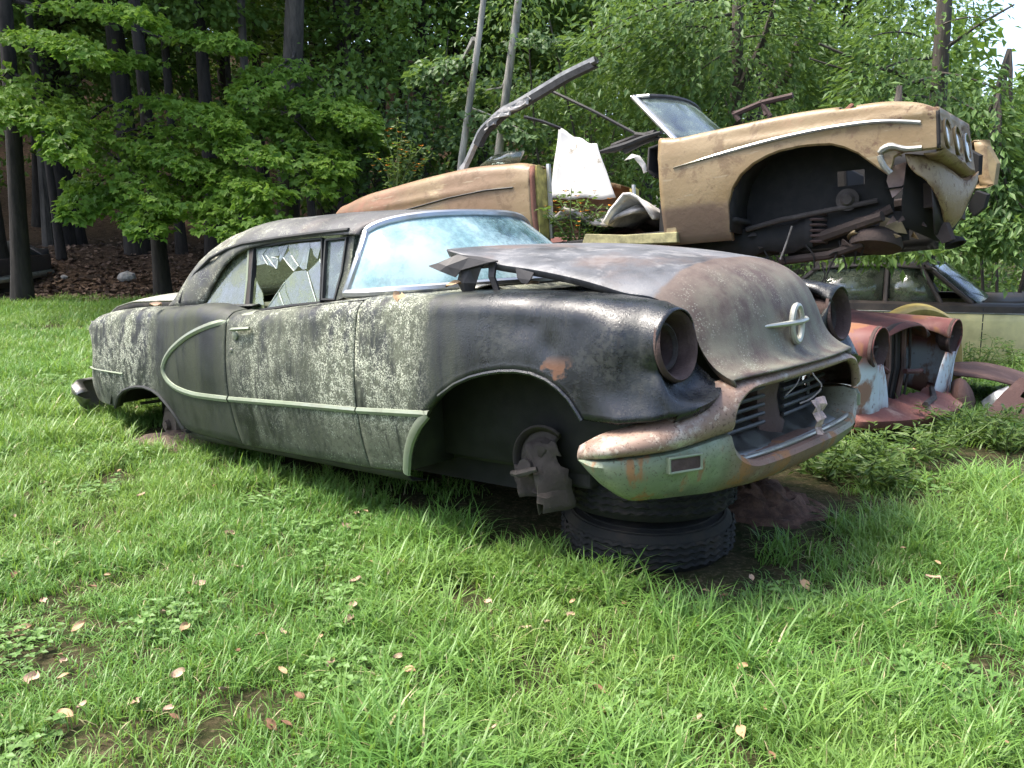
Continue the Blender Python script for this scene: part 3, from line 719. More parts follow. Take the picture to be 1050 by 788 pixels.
# pale strips painted as highlights along the broken edges
for a, b in (((490, 300), (545, 372)), ((548, 372), (556, 318)), ((582, 312), (640, 385)), ((712, 388), (762, 557)), ((625, 300), (665, 358)), ((590, 446), (497, 585)), ((470, 300), (500, 352)), ((520, 310), (556, 318)), ((780, 320), (798, 392)), ((560, 500), (585, 570)), ((706, 375), (724, 265))):
    pa, pb = dpx(*a) + nside * .004, dpx(*b) + nside * .004
    MB().tube([pa, (pa + pb) / 2 + nside * .001, pb], [.0022, .0032, .0018], 4).build('edge_highlight', bpy.data.materials.get('edge_glint') or simple('edge_glint', (.55, .62, .55), .3, bump=0), dw)
df_ = ring_frame(DW, .012, 'window_frame', M_seal, dw)
far_dw = MB().prism([Vector((p.x, -p.y, p.z)) for p in DW], (0, .005, 0)).build('door_window', M_dirt_reflection_glass, black_car, smooth=False)
# pillar between door glass and quarter glass, drip rail, belt moulding
for s_ in (-1, 1):
    def q(p, o=.0): v = sp(*p) + nside * (.018 + o); return Vector((v.x, v.y * -s_, v.z))
    mb = MB(); a0, a1, b0, b1 = q((258, 256)), q((262.5, 255.5)), q((253, 319)), q((258, 319))
    w = Vector((0, s_ * .03, 0)) * -1
    mb.prism([a0, a1, b1, b0], w).build('door_pillar', M_rust_grey, black_car, smooth=False)
    mb = MB(); mb.tube([q(p, .022) for p in [(190, 312), (196, 298), (207, 281.5), (222, 266.5), (239, 257.5), (256, 252), (294, 246), (330, 241.5), (364, 238)]], .011, 6); mb.build('drip_rail', M_seal, black_car)
    mb = MB(); v1 = [q((358, 240), -.01), q((366, 236), -.01), q((357, 305), -.005), q((346, 309), -.005)]
    mb.prism(v1, (0, s_ * -.05, 0)).build('front_pillar', M_side, black_car, smooth=False)
    mb = MB(); mb.grid([[(x, s_ * y, float(f_top(x)) + dz) for y, dz in ((side_y(x, .9) - .06, -.004), (.79, .006), (.765, .004), (.75, -.02))] for x in np.linspace(-.39, .75, 14)])
    mb.build('belt_moulding', M_side, black_car, solid=.004)
    mb = MB(); mb.grid([[(x, s_ * y, z) for y, z in ((.79, 1.02 + .0), (.74, 1.028), (.70, 1.0))] for x in np.linspace(-1.2, -.38, 8)])
    mb.build('belt_moulding', M_side, black_car, solid=.004)
# trunk lid, sprung and pale, with a dark turned edge
TP = []
for x in np.linspace(-2.78, -1.45, 14):
    zc = float(np.interp(x, [-2.78, -2.6, -2.2, -1.45], [1.005, 1.055, 1.095, 1.10])); w = float(np.interp(x, [-2.78, -2.2, -1.45], [.56, .64, .66]))
    TP.append([(x - .06 * (1 - (u) ** 2), u * w, zc - .045 * abs(u) ** 3) for u in np.linspace(-1, 1, 13)])
trunk = MB().grid(TP).build('trunk_lid', M_trunk, black_car, solid=.006)
mb = MB(); e = [r_[0] for r_ in TP[::-1]] + list(TP[0]) + [r_[-1] for r_ in TP]
mb.grid([[(p[0], p[1], p[2] - .008) for p in e], [(p[0] + .01, p[1] * .99, p[2] - .055) for p in e]]).build('trunk_flange', M_rubber, trunk, solid=.006)
MB().grid([[(x, y, .93) for y in (-.7, 0, .7)] for x in (-2.45, -1.9, -1.3)]).build('trunk_floor', M_dark, black_car, solid=.01)
mb = MB(); mb.grid([[(-2.40, y, z) for z in (.40, .6, .8, .93)] for y in np.linspace(-.86, .86, 7)]).build('tail_panel', M_side, black_car, solid=.006)
# rear bumper wrapping both corners
rb = smooth_path([(-2.40, -.985), (-2.52, -.975), (-2.62, -.91), (-2.66, -.75), (-2.69, -.4), (-2.70, 0), (-2.69, .4), (-2.66, .75), (-2.62, .91), (-2.52, .975), (-2.40, .985)], 41)
RBp = []
end_k = lambda i: min(1.0, .25 + min(i, 40 - i) / 3.0)
for i, (x, y) in enumerate(rb):
    a = rb[min(i + 1, 40)] - rb[max(i - 1, 0)]; a /= np.linalg.norm(a); nx, ny = a[1] * -1, a[0]
    if nx * x + ny * y < 0: nx, ny = -nx, -ny
    ek = end_k(i)
    RBp.append([(p_[0], p_[1], .405 + (p_[2] - .45) * ek * 1.08) for p_ in [(x - nx * .05, y - ny * .05, .53), (x - nx * .01, y - ny * .01, .54), (x + nx * .025, y + ny * .025, .515), (x + nx * .028, y + ny * .028, .47), (x + nx * .012, y + ny * .012, .44), (x - nx * .004, y - ny * .004, .40), (x - nx * .02, y - ny * .02, .365), (x - nx * .06, y - ny * .06, .335)]])
MB().grid(RBp).build('rear_bumper', chrome('dark_chrome', (.22, .21, .20), .7, rough=.3), black_car, solid=.006)
for s_ in (-1, 1):   # little chrome strip above the rear bumper
    MB().tube([(x, s_ * (side_y(x, .56) * (1 - .05 * max(0, (-2.2 - x) / .3) ** 2) + .004), .60 - .012 * (x + 2.5)) for x in (-2.44, -2.3, -2.1, -1.9, -1.75)], .011, 6, flat=.6).build('tail_strip', M_trim, black_car)
# chrome side spear: sweeps down from the belt, turns back and runs forward to the wheel arch
spear_up = [(-.20, .985), (-.389, .952), (-.55, .925), (-.69, .893), (-.82, .855), (-.939, .81), (-1.05, .755), (-1.125, .695), (-1.155, .645), (-1.13, .60), (-1.055, .556), (-.95, .53), (-.825, .516), (-.6, .512), (-.41, .513)]
def hipb(x, z): return (0.02 * math.exp(-((x + 0.75) / .28) ** 2) * max(0, (z - .55) / .45)) if x < -.4 else 0
def strip(pts, s_, w=.017):
    pts = smooth_path(pts, max(4, len(pts) * 4)); P = []
    for i, (x, z) in enumerate(pts):
        d = pts[min(i + 1, len(pts) - 1)] - pts[max(i - 1, 0)]; d /= np.linalg.norm(d); nx, nz = -d[1], d[0]
        row = []
        for o, h_ in ((-1, -.002), (-.8, .010), (0, .016), (.8, .010), (1, -.002)):
            X, Z = x + nx * o * w, z + nz * o * w
            y = side_y(x, z) + hipb(x, z) if Z < float(f_top(x)) - .09 else side_y(x, z) + hipb(x, z) - max(0, (Z - float(f_top(x)) + .095)) ** 2 * 6
            row.append((X, s_ * (y + h_), Z))
        P.append(row)
    return P
for s_ in (-1, 1):
    MB().grid(strip(spear_up, s_, .020)).build('side_spear', M_trim, black_car)
    MB().grid(strip([(-.395, .514), (-.1, .521), (.186, .528), (.45, .533), (.746, .538)], s_)).build('side_spear', M_trim, black_car)
    MB().grid(strip([(.756, .538), (1.0, .548), (1.25, .558)], s_)).build('side_spear', M_trim, black_car)
    # mouldings of the arch: dropping gravel guard
    MB().grid(strip([(1.235, .560), (1.15, .485), (1.075, .385), (1.025, .285), (1.01, .255)], s_, .024)).build('arch_guard', M_trim, black_car)
    # arch lip
    lip_pts = [(x, s_ * (side_y(x, z) + .004), z - .006) for x, z in F_ARCH[5:]]
    MB().tube(lip_pts, .009, 6).build('arch_lip', M_side, black_car)
    MB().tube([(x, s_ * (side_y(x, z) + .004), z - .006) for x, z in R_ARCH], .012, 6).build('arch_lip', M_seal, black_car)
# door handle
for s_ in (-1, 1):
    mb = MB(); mb.tube([(-.30, s_ * (side_y(-.3, .88) + .006), .905), (-.29, s_ * (side_y(-.3, .9) + .03), .905), (-.15, s_ * (side_y(-.3, .9) + .032), .912), (-.13, s_ * (side_y(-.3, .9) + .02), .912)], .013, 8, flat=.8)
    mb.lathe([(0, .026), (.012, .024), (.016, 0)], (-.29, s_ * (side_y(-.3, .86)), .872), (0, s_, 0), 16)
    mb.build('door_handle', M_trim, black_car)
    MB().lathe([(0, .014), (.008, .012), (.01, 0)], (-.335, s_ * side_y(-.33, .79), .79), (0, s_, 0), 12).build('door_lock', M_chrome, black_car)
# wheel wells, floor, frame
mb = MB()
P = [[(x, y, z) for y in (-.62, 0, .62)] for x, z in ((-2.3, .30), (-2.0, .34), (-1.7, .62), (-1.2, .62), (-1.0, .33), (0, .27), (.9, .27), (1.05, .4))]
mb.grid(P).build('floor_pan', M_dark, black_car, solid=.02)
for s_ in (-1, 1):
    mb = MB()
    mb.grid([[(x, s_ * .60, z) for z in (.27, .5, .7, .9)] for x in (1.0, 1.3, 1.6, 1.9, 2.12)])
    mb.grid([[(.995, s_ * y, z) for z in (.26, .5, .75, 1.0)] for y in (.60, .75, .93)])
    mb.grid([[(x, s_ * y, z) for y in (.60, .8, .92)] for x, z in ((.995, .80), (1.2, .88), (1.6, .93), (2.0, .86), (2.12, .62))])
    mb.build('wheel_well', M_well, black_car, solid=.008)
    mb = MB(); mb.grid([[(x, s_ * .50, z) for z in (.10, .5, .8)] for x in (-2.2, -1.5, -.98)]); mb.grid([[(x, s_ * y, z) for y in (.58, .78, .93)] for x, z in ((-2.08, .36), (-1.95, .55), (-1.5, .62), (-1.15, .55), (-1.02, .25))])
    mb.build('wheel_well', M_dark, black_car, solid=.008)
    mb = MB(); mb.box((.0, s_ * .48, .20), (3.6, .10, .12)); mb.build('frame_rail', M_dark, black_car)
mb = MB(); mb.box((1.75, 0, .30), (.22, 1.3, .14)); mb.tube([(2.1, -.5, .36), (1.9, -.5, .30), (1.6, -.5, .25)], .05, 8); mb.tube([(2.1, .5, .36), (1.9, .5, .30), (1.6, .5, .25)], .05, 8); mb.box((2.2, 0, .42), (.10, 1.0, .08)); mb.build('front_crossmember', M_dark, black_car, smooth=False, bevel=.02)
M_plate = rust_mat('dark_scaly_plate', (0.045, 0.036, 0.030), (0.085, 0.070, 0.060), (0.02, 0.017, 0.015))
# rear brake drums sitting in the dirt, front hub with its torn backing plate
M_drum = rust_mat('drum_rust', (.085, .065, .05), (.17, .14, .11), (.03, .025, .02))
for s_ in (-1, 1):
    mb = MB(); mb.lathe([(-.10, .0), (-.10, .155), (-.02, .16), (0, .15), (.01, .10), (.035, .09), (.04, .035), (.07, .03), (.07, 0)], (-1.55, s_ * .74, .235), (0, s_, 0), 28); mb.build('brake_drum', M_drum, black_car, sharp=30)
MB().tube([(-1.55, -.7, .235), (-1.55, 0, .24), (-1.55, .7, .235)], [.045] * 3, 10).build('rear_axle', M_dark, black_car)
for s_ in (-1, 1):
    hub = MB(); hub.lathe([(-.10, .0), (-.10, .06), (0, .065), (.02, .04), (.07, .038), (.07, 0)], (1.62, s_ * .72, .32), (0, s_, .1), 20); hub.tube([(1.62, s_ * .62, .32), (1.62, s_ * .40, .34)], .05, 8)
    hub_o = hub.build('front_hub', M_rust_grey, black_car, sharp=30)
    # dished brake backing plate, its lower half torn and folded
    dp = MB(); dp.lathe([(.05, .03), (.045, .075), (.02, .09), (.0, .10), (-.01, .135), (.015, .155), (.02, .15), (.0, .13)], (1.66, s_ * .70, .345), (0.12, s_, 0), 28, -2.2, 2.6)
    dp.build('brake_drum', M_plate, hub_o, solid=.006, sharp=40)
    rg = random.Random(8); P = []
    for i in range(11):
        t = i / 10; rw = []
        for k in range(11):
            a = k / 10 - .5; z = .44 - .285 * t + .012 * rg.uniform(-1, 1); x = 1.665 + .27 * a * (1 - .3 * abs(t - .45)) + .05 * (t - .5)
            fold = .05 * math.sin(k * .9 + 2.0) * t + .04 * math.exp(-((k - 5 - 3 * (t - .5)) / 1.2) ** 2)
            rw.append((x + .006 * rg.uniform(-1, 1), s_ * (.735 + fold + .006 * rg.uniform(-1, 1)), z))
        P.append(rw)
    mk = [[not (j < 4 and i < 4) and not (i > 8 and (j < 2 or j == 6)) and not (j == 9 and i in (2, 3)) for j in range(10)] for i in range(10)]
    MB().grid(P, mk).build('backing_plate', M_plate, hub_o, solid=.005, sharp=28)
    MB().tube([(1.56, s_ * .80, .30), (1.62, s_ * .83, .31), (1.70, s_ * .80, .335)], [.012, .016, .012], 7).build('steering_arm', M_rust_grey, hub_o)
# inside: seats, dashboard, wheel
def seat(x, name):
    mb = MB(); mb.grid([[(x + dx, y, z) for dx, z in ((.10, .44), (.02, .55), (-.02, .8), (-.06, .98), (-.12, 1.0), (-.2, .95), (-.16, .5))] for y in np.linspace(-.62, .62, 9)])
    mb.grid([[(x + dx, y, z) for dx, z in ((0, .52), (.25, .56), (.48, .55), (.52, .45))] for y in np.linspace(-.62, .62, 9)]); mb.build(name, M_vinyl, black_car, solid=.02)
seat(-.15, 'front_seat'); seat(-1.05, 'rear_seat')
mb = MB(); mb.grid([[(x, y, z) for x, z in ((.92, 1.05), (.68, 1.045), (.60, 1.0), (.62, .85), (.70, .75))] for y in np.linspace(-.70, .70, 9)]); mb.build('dashboard', M_seal, black_car, solid=.02)
mb = MB(); cc = Vector((.42, .36, .98)); ax = Vector((-.9, 0, .45)).normalized(); u = Vector((0, 1, 0)); v2 = ax.cross(u)
mb.tube([tuple(cc + (u * math.cos(t) + v2 * math.sin(t)) * .19) for t in np.linspace(0, 2 * math.pi, 25)], .012, 6, caps=False); mb.tube([tuple(cc), tuple(cc - ax * .35)], .025, 8); mb.tube([tuple(cc - u * .18), tuple(cc + u * .18)], .010, 6); mb.build('steering_wheel', M_seal, black_car)
# ================================================================== the gold convertible on top
gold_car = GOLD.empty('wrecked_convertible')
tag(gold_car, 'gutted tan gold convertible without doors or hood, perched nose-up behind the black car', 'car')
def gp(px, py, y=-.95): v = GOLD.on(px, py, 1, y); return (v.x, v.z)
def gold_paint(name):
    m = Mat(name); a = m.noise(3.2, 6, 0.62); b = m.noise(24, 6, 0.7); c = m.noise(1.5, 4)
    top = m.axis(2, .86, .97)
    m.layers((0.215, 0.145, 0.064), 0.42, [((0.29, 0.215, 0.115), m.mul(m.rng(c, 0.4, 0.62), 0.7), 0.5), ((0.30, 0.15, 0.085), m.mul(m.rng(a, 0.55, 0.7), top, 0.75), 0.7), ((0.17, 0.095, 0.05), m.mul(m.axis(0, -.2, -.9), m.rng(m.noise(1.8, 6, .65), 0.32, 0.58), .75), .5), ((0.26, 0.12, 0.075), m.mul(m.axis(0, -1.4, -2.4), m.rng(a, 0.36, 0.56), 0.9), 0.7), ((0.14, 0.085, 0.04), m.mul(m.rng(m.noise(6, 7, .7, .4), .52, .62), .7), .6), ((.10, .05, .03), m.mul(m.rng(m.noise(11, 7, .75), .57, .63), m.op('MAXIMUM', m.axis(0, 1.9, 2.4), m.mul(m.axis(2, .92, .97), .8)), .9), .85), ((.33, .27, .17), m.mul(m.rng(m.noise(30, 3, .6, stretch=(.12, 1, 1)), .62, .68), .5), .5),
             ((0.50, 0.40, 0.22), m.mul(m.rng(m.noise(2.3, 5, .6, stretch=(.4, 1, 1)), 0.6, 0.66), m.axis(0, -.5, -1.0), .7), 0.6), ((0.11, 0.07, 0.045), m.mul(m.axis(2, .50, .44), m.rng(m.add(m.mul(a, .6), m.mul(c, .5)), 0.40, 0.55), m.axis(0, 1.35, 1.2), .9), 0.8), ((0.16, 0.07, 0.04), m.mul(m.rng(b, 0.62, 0.7), 0.5), 0.85)])
    m.bump(m.add(m.mul(a, 1.6), m.mul(b, .3)), 0.3, 0.02)
    return m.m
M_gold = gold_paint('tan_gold_paint')
M_gold_dark = simple('gold_primer', (0.22, 0.17, 0.09), 0.7, var=0.4, scale=6)
M_redprime = rust_mat('red_primer', (0.20, 0.085, 0.055), (0.30, 0.15, 0.10), (0.10, 0.04, 0.03))
M_pink = simple('faded_pink_primer', (0.46, 0.33, 0.31), 0.8, var=0.25, scale=5)
M_chrome_b = chrome('bright_trim', (0.45, 0.45, 0.43), 0.45, rough=0.3)
M_whitevinyl = simple('white_vinyl', (0.72, 0.71, 0.68), 0.75, var=0.12, scale=10)
M_blackcloth = simple('rotten_black_top', (0.03, 0.03, 0.03), 0.85, var=0.6, scale=20)
M_greycloth = simple('grey_padding', (0.30, 0.29, 0.28), 0.95, var=0.4, scale=30, bump=.6)
g_top = cubic([.76, .85, 1.10, 1.375, 1.6, 1.836, 2.08, 2.37, 2.50, 2.58, 2.62], [.985, .968, .968, .977, .984, .984, .969, .944, .908, .865, .84])
GA = [(1.255, .20), (1.258, .32), (1.263, .44), (1.30, .55), (1.361, .628), (1.45, .69), (1.55, .73), (1.635, .75), (1.78, .758), (1.88, .752), (1.971, .74), (2.05, .708), (2.132, .658), (2.20, .595), (2.286, .515), (2.32, .53), (2.34, .60), (2.40, .625), (2.513, .621), (2.62, .62)]
def g_bot(x): return float(np.interp(x, [.76, 1.25] + [p[0] for p in GA], [.215, .205] + [p[1] for p in GA]))
def g_y(x, z):
    w = float(np.interp(x, [-2.7, -2.2, -1, 0, 1.5, 2.3, 2.62], [.86, .92, .965, .975, .975, .955, .93])); t = z - .70
    return w - (.22 if t > 0 else .35) * t * t + .012 * math.exp(-((z - .84) / .03) ** 2)
def gpanel(xs, s, top, bot, iy, r=.05):
    P = []
    for x in xs:
        zb, zt = bot(x), float(top(x)); zs = max(zb + .02, zt - r); yb = g_y(x, zb); c = [(x, s * (yb - .05), zb + .005), (x, s * (yb - .012), zb - .004), (x, s * yb, zb + .006)]
        for k in range(1, 15): z = zb + .006 + (zs - zb - .006) * k / 14; c.append((x, s * g_y(x, z), z))
        y0 = g_y(x, zs)
        for k in range(1, 6): a = math.pi / 2 * k / 5; c.append((x, s * (y0 - r * (1 - math.cos(a))), zs + (zt - zs) * math.sin(a)))
        for k in range(1, 4): c.append((x, s * (y0 - r + (iy - y0 + r) * k / 3), zt + .008 * k / 3))
        c.append((x, s * iy, zt - .03)); P.append(c)
    return P
gx = stations(.76, 2.60, .035, [p[0] for p in GA if .76 < p[0] < 2.6])
for s in (-1, 1):
    P = gpanel(gx, s, g_top, g_bot, .66)
    if s > 0: P = [[(p[0], p[1], max(p[2], .45) if False else p[2]) for p in c] for c in P]
    msk = [[not (s < 0 and 2.00 < gx[i] < 2.11 and j >= 18) for j in range(len(P[0]) - 1)] for i in range(len(gx) - 1)]
    fd = MB().grid(P, msk).build('front_fender', M_gold, gold_car, solid=.006, merge=True)
    # inner fender skirt, dark, with a hole rotted through on the near side
    Q = []; xs_ = np.linspace(1.20, 2.36, 14)
    for x in xs_:
        zt = float(g_top(x)) - .06; Q.append([(x, s * (.60 + .10 * k / 8 * 0), .10 + (zt - .10) * k / 8) for k in range(9)])
    mk = [[not (s < 0 and ((8 <= i <= 9 and j in (4,)) or (12 <= i and j >= 2))) for j in range(8)] for i in range(13)]
    MB().grid(Q, mk).build('inner_fender', M_dark, gold_car, solid=.006)
    MB().grid([[(x, s * y, z) for y in (.60, .80, .94)] for x, z in ((1.262, .25), (1.27, .45), (1.32, .62), (1.45, .76), (1.7, .84), (1.95, .83), (2.15, .74), (2.28, .60))]).build('wheel_well', M_dark, gold_car, solid=.006)
    # chrome strip along the fender crease
    pts = smooth_path([(.875, .747), (1.1, .775), (1.375, .806), (1.7, .833), (2.0, .842), (2.3, .825), (2.46, .795), (2.50, .785)], 30); Sg = []
    for i, (x, z) in enumerate(pts):
        w = .016 * min(1, .2 + i / 8); Sg.append([(x, s * (g_y(x, z) + h_), z + o * w) for o, h_ in ((-1, -.002), (-.7, .010), (0, .015), (.7, .010), (1, -.002))])
    MB().grid(Sg).build('chrome_strip', M_chrome_b, gold_car)
    # lamp pods: fluted faces with two lamps
    yo, yi = .905, .36
    mb = MB()
    def face(u, v):   # u: outer->inner, v: 0 bottom .. 1 top
        x = 2.61 + (.15 if s > 0 else .10) * u + .03 * (1 - v) * 0; zt, zb = .868 - .035 * u, .615 - .10 * u
        return Vector((x - .03 * (v - .5), s * (yo + (yi - yo) * u), zb + (zt - zb) * v))
    no = Vector((1, s * .05, .1)).normalized()
    rows = []
    for k in range(13):
        v = k / 12; rows.append([tuple(face(u, v) + no * (-.03 * abs(math.sin(3 * math.pi * u)) * math.sin(math.pi * v) ** .5)) for u in np.linspace(0, 1, 31)])
    mb.grid(rows)
    edge = [face(u, 1) for u in np.linspace(0, 1, 9)]; mb.grid([[tuple(p) for p in edge], [tuple(p + Vector((-.10, 0, .012))) for p in edge]])
    edge = [face(u, 0) for u in np.linspace(0, 1, 9)]; mb.grid([[tuple(p) for p in edge], [tuple(p + Vector((-.05, 0, -.02))) for p in edge], [tuple(p + Vector((-.12, 0, -.015))) for p in edge]])
    edge = [face(1, v) for v in np.linspace(0, 1, 9)]; mb.grid([[tuple(p) for p in edge], [tuple(p + Vector((-.10, 0, 0))) for p in edge]])
    edge = [face(0, v) for v in np.linspace(0, 1, 9)]; mb.grid([[tuple(p) for p in edge], [tuple(p + Vector((-.05, s * .012, 0))) for p in edge]])
    pod = mb.build('headlamp_pod', M_gold, gold_car, solid=.008, merge=True, sharp=35)
    for u, bright in ((.17, .0), (.5, .0), (.83, 1)):
        c = face(u, .45) + no * -.006
        hl = MB().lathe([(-.06, .0), (-.05, .07), (.0, .088), (.012, .094), (.016, .086)], c, no, 24).build('lamp_bowl', M_gold_dark if not bright else M_chrome_b, pod, solid=.003)
        MB().lathe([(.004, .064), (.012, .038), (.014, 0)], c + Vector((0, 0, -.012)), no, 20).build('headlamp', M_lamp if 'M_lamp' in globals() else simple('lamp_glass', (.66, .64, .58), .15, var=.15, bump=0), hl) if u != .17 or s < 0 else None
    globals()['M_lamp'] = bpy.data.materials['lamp_glass']
# crushed valance below the near pod, folded back towards the grille opening
def vq(px, py, y): v = GOLD.on(px, py, 1, y); return (v.x, v.y, v.z)
V1 = [[vq(928, 158, -.90), vq(950, 160, -.80), vq(975, 175, -.62), vq(992, 186, -.40), vq(1003, 176, -.25)],
      [vq(932, 170, -.90), vq(952, 175, -.82), vq(975, 193, -.64), vq(992, 200, -.42), vq(1002, 186, -.27)],
      [vq(942, 180, -.88), vq(957, 190, -.80), vq(975, 210, -.62), vq(988, 212, -.44), vq(997, 198, -.30)],
      [vq(950, 183, -.84), vq(960, 200, -.76), vq(974, 224, -.58), vq(984, 224, -.44), vq(990, 212, -.32)],
      [vq(958, 188, -.76), vq(964, 206, -.68), vq(971, 236, -.52), vq(978, 232, -.42), vq(984, 222, -.34)]]
V1 = [list(smooth_path(r_, 13)) for r_ in V1]; V1 = [[tuple(q) for q in c] for c in np.array([smooth_path(np.array(V1)[:, j], 13) for j in range(13)]).transpose(1, 0, 2)]
MB().grid(V1).build('crushed_valance', M_gold, gold_car, solid=.008, sharp=50)
MB().grid([[vq(955, 188, -.74), vq(962, 190, -.70)], [vq(957, 215, -.70), vq(966, 222, -.62)], [vq(958, 240, -.62), vq(970, 245, -.52)]]).build('torn_edge', M_torn, gold_car, solid=.01)
MB().grid([[vq(930, 165, -.7), vq(960, 180, -.55), vq(1000, 190, 0)], [vq(925, 205, -.7), vq(955, 215, -.5), vq(990, 215, 0)], [vq(925, 232, -.65), vq(962, 248, -.45), vq(975, 240, 0)]]).build('dark_gap_sheet', M_black, gold_car, solid=.01)  # black sheet put in as the darkness between the lamp pods
# chrome bend and torn pink panel seen through the gap behind it
MB().tube(smooth_path([vq(913, 178, -.93), vq(905, 168, -.95), vq(903, 156, -.96), vq(910, 151, -.965), vq(930, 153, -.96), vq(945, 152, -.95)], 20), [.020] * 8 + [.024] * 4 + [.018] * 8, 8).build('bumper_bracket', chrome('dull_chrome', (.42, .42, .38), .5, rough=.4), gold_car)
MB().prism([vq(912, 172, -.62), vq(932, 165, -.60), vq(938, 176, -.60), vq(934, 185, -.60), vq(920, 199, -.62), vq(915, 203, -.62), vq(909, 186, -.63)], (0, .01, 0)).build('torn_panel', M_pink, gold_car, smooth=False)
MB().tube([vq(908, 194, -.64), vq(925, 192, -.64), vq(940, 178, -.64)], .006, 5).build('loose_wire', M_black, gold_car)
MB().tube(smooth_path([vq(908, 178, -.66), vq(916, 158, -.64), vq(925, 160, -.64)], 9), .006, 5).build('loose_wire', bpy.data.materials['pale_wire'], gold_car)
MB().prism([vq(832, 180, -.57), vq(848, 179, -.56), vq(855, 186, -.56), vq(850, 191, -.56), vq(834, 192, -.57)], (0, .01, 0)).build('torn_panel', M_pink, gold_car, smooth=False)
# cowl, hinge pillar and sill
def gpt(px, py, y): return GOLD.on(px, py, 1, y)
mb = MB(); mb.prism([vq(677, 142, -.93), vq(690, 141, -.93), vq(694, 240, -.93), vq(688, 248, -.93), vq(683, 238, -.93), vq(684, 170, -.93)], (0, .10, 0)); mb.build('hinge_pillar', M_gold_dark, gold_car, smooth=False, bevel=.008)
mb = MB(); mb.prism([vq(679, 150, -.80), vq(686, 150, -.80), vq(687, 236, -.80), vq(676, 238, -.80)], (0, .5, 0)); mb.build('kick_panel', M_dark, gold_car, smooth=False)
mb = MB(); sl_ = [vq(600, 240, -.95), vq(640, 241, -.95), vq(694, 238, -.95), vq(694, 249, -.95), vq(640, 251, -.95), vq(596, 252, -.95)]; mb.prism(sl_, (0, .14, 0)); mb.build('door_sill', simple('mossy_sill', (.30, .27, .13), .8, var=.4), gold_car, smooth=False, bevel=.006)
mb = MB(); mb.grid([[(x, y, z) for y in (-.9, 0, .9)] for x, z in ((-2.5, .45), (-1.4, .50), (-.6, .32), (.9, .30), (1.3, .34))]); mb.build('floor_pan', M_dark, gold_car, solid=.03)
mb = MB(); mb.grid([[(.80, y, z) for y in np.linspace(-.85, .85, 5)] for z in (.3, .6, .98)]); mb.grid([[(x, y, .985) for y in np.linspace(-.70, .70, 5)] for x in (.80, 1.0, 1.12)]); mb.build('firewall', M_dark, gold_car, solid=.02)
# windscreen, tilted back
wsb = [GOLD.on(690, 141, 1, -.74), GOLD.on(735, 132, 1, -.30)]
def wpt(t, v):
    y = -.74 + 1.48 * t; b = 1 - (2 * t - 1) ** 2
    return Vector((.80 + .22 * b - (.36 + .05 * b) * v, y * (1 - .10 * v), .99 + .02 * b + .40 * v + .03 * b * v))
WPg = [[tuple(wpt(t, v)) for t in np.linspace(0, 1, 17)] for v in np.linspace(0, 1, 7)]
gw = MB().grid(WPg).build('windscreen', glass_mat('grimy_windscreen', (.34, .42, .38), .55, scale=4, gloss=.6), gold_car, solid=.006)
MB().tube([tuple(wpt(0, v)) for v in np.linspace(-.02, 1.0, 6)], .030, 8, flat=.7).build('screen_pillar', M_whitepillar if 'M_whitepillar' in globals() else chrome('pale_pillar', (.62, .62, .60), .3, rough=.4), gw)
MB().tube([tuple(wpt(1, v)) for v in np.linspace(-.02, 1.0, 6)], .030, 8, flat=.7).build('screen_pillar', bpy.data.materials['pale_pillar'], gw)
MB().tube([tuple(wpt(t, 1.0)) for t in np.linspace(-.01, 1.01, 15)], .022, 8).build('screen_header', M_torn, gw)
MB().tube([wpt(0, 1.02) + Vector((-.02, 0, .0)), wpt(0, 1.02) + Vector((.12, .03, -.01))], .012, 6).build('header_cap', bpy.data.materials['pale_pillar'], gw)
# rear quarter of the body
gq_top = cubic([-2.72, -2.69, -2.485, -1.864, -1.297, -.98, -.6, -.45, -.349], [.84, .875, .941, 1.009, 1.038, 1.041, 1.012, .995, .958])
def gq_bot(x): return float(np.interp(x, [-2.72, -2.2, -2.0, -1.8, -1.5, -1.2, -1.0, -.8, -.31], [.45, .40, .56, .64, .66, .62, .52, .34, .33]))
for s in (-1, 1):
    MB().grid(gpanel(stations(-2.72, -.36, .06), s, gq_top, gq_bot, .62, r=.09)).build('rear_quarter', M_gold, gold_car, solid=.006, merge=True)
    pts = [(-1.43, .775), (-1.0, .80), (-.60, .80)]
    MB().tube([(x, s * (g_y(x, z) + .004), z) for x, z in [(-2.2, .74), (-1.6, .775), (-1.2, .805), (-.8, .815), (-.52, .80)]], .012, 6, flat=.6).build('quarter_moulding', M_torn, gold_car)
    mb = MB(); mb.grid([[(-.36, s * g_y(-.36, z), z) for z in np.linspace(.34, .95, 8)], [(-.33, s * (g_y(-.36, z) - .03), z) for z in np.linspace(.34, .95, 8)]]); mb.build('jamb_edge', M_redprime, gold_car, solid=.008)
    mb = MB(); mb.grid([[(-.33, s * (.92 - .16 * k / 3), z + .02 * math.sin(k * 2 + z * 20)) for k in range(4)] for z in np.linspace(.34, .95, 8)]); mb.build('lock_pillar', simple('mossy_jamb', (.40, .34, .10), .85, var=.5, scale=12) if s < 0 else bpy.data.materials['mossy_jamb'], gold_car, solid=.02, smooth=False)
    MB().box((-.30, s * .77, .68), (.025, .03, .60)).build('jamb_strip', bpy.data.materials['pale_pillar'], gold_car, smooth=False)
mb = MB(); mb.grid([[(x, y, z) for y in np.linspace(-.64, .64, 5)] for x, z in ((-2.70, .86), (-2.4, .95), (-1.8, 1.01), (-1.35, 1.02), (-1.30, .9))]); mb.build('rear_deck', M_gold, gold_car, solid=.006)
mb = MB(); mb.grid([[(-2.70, y, z) for y in np.linspace(-.84, .84, 5)] for z in (.45, .65, .85)]); mb.build('tail_panel', M_gold, gold_car, solid=.01)
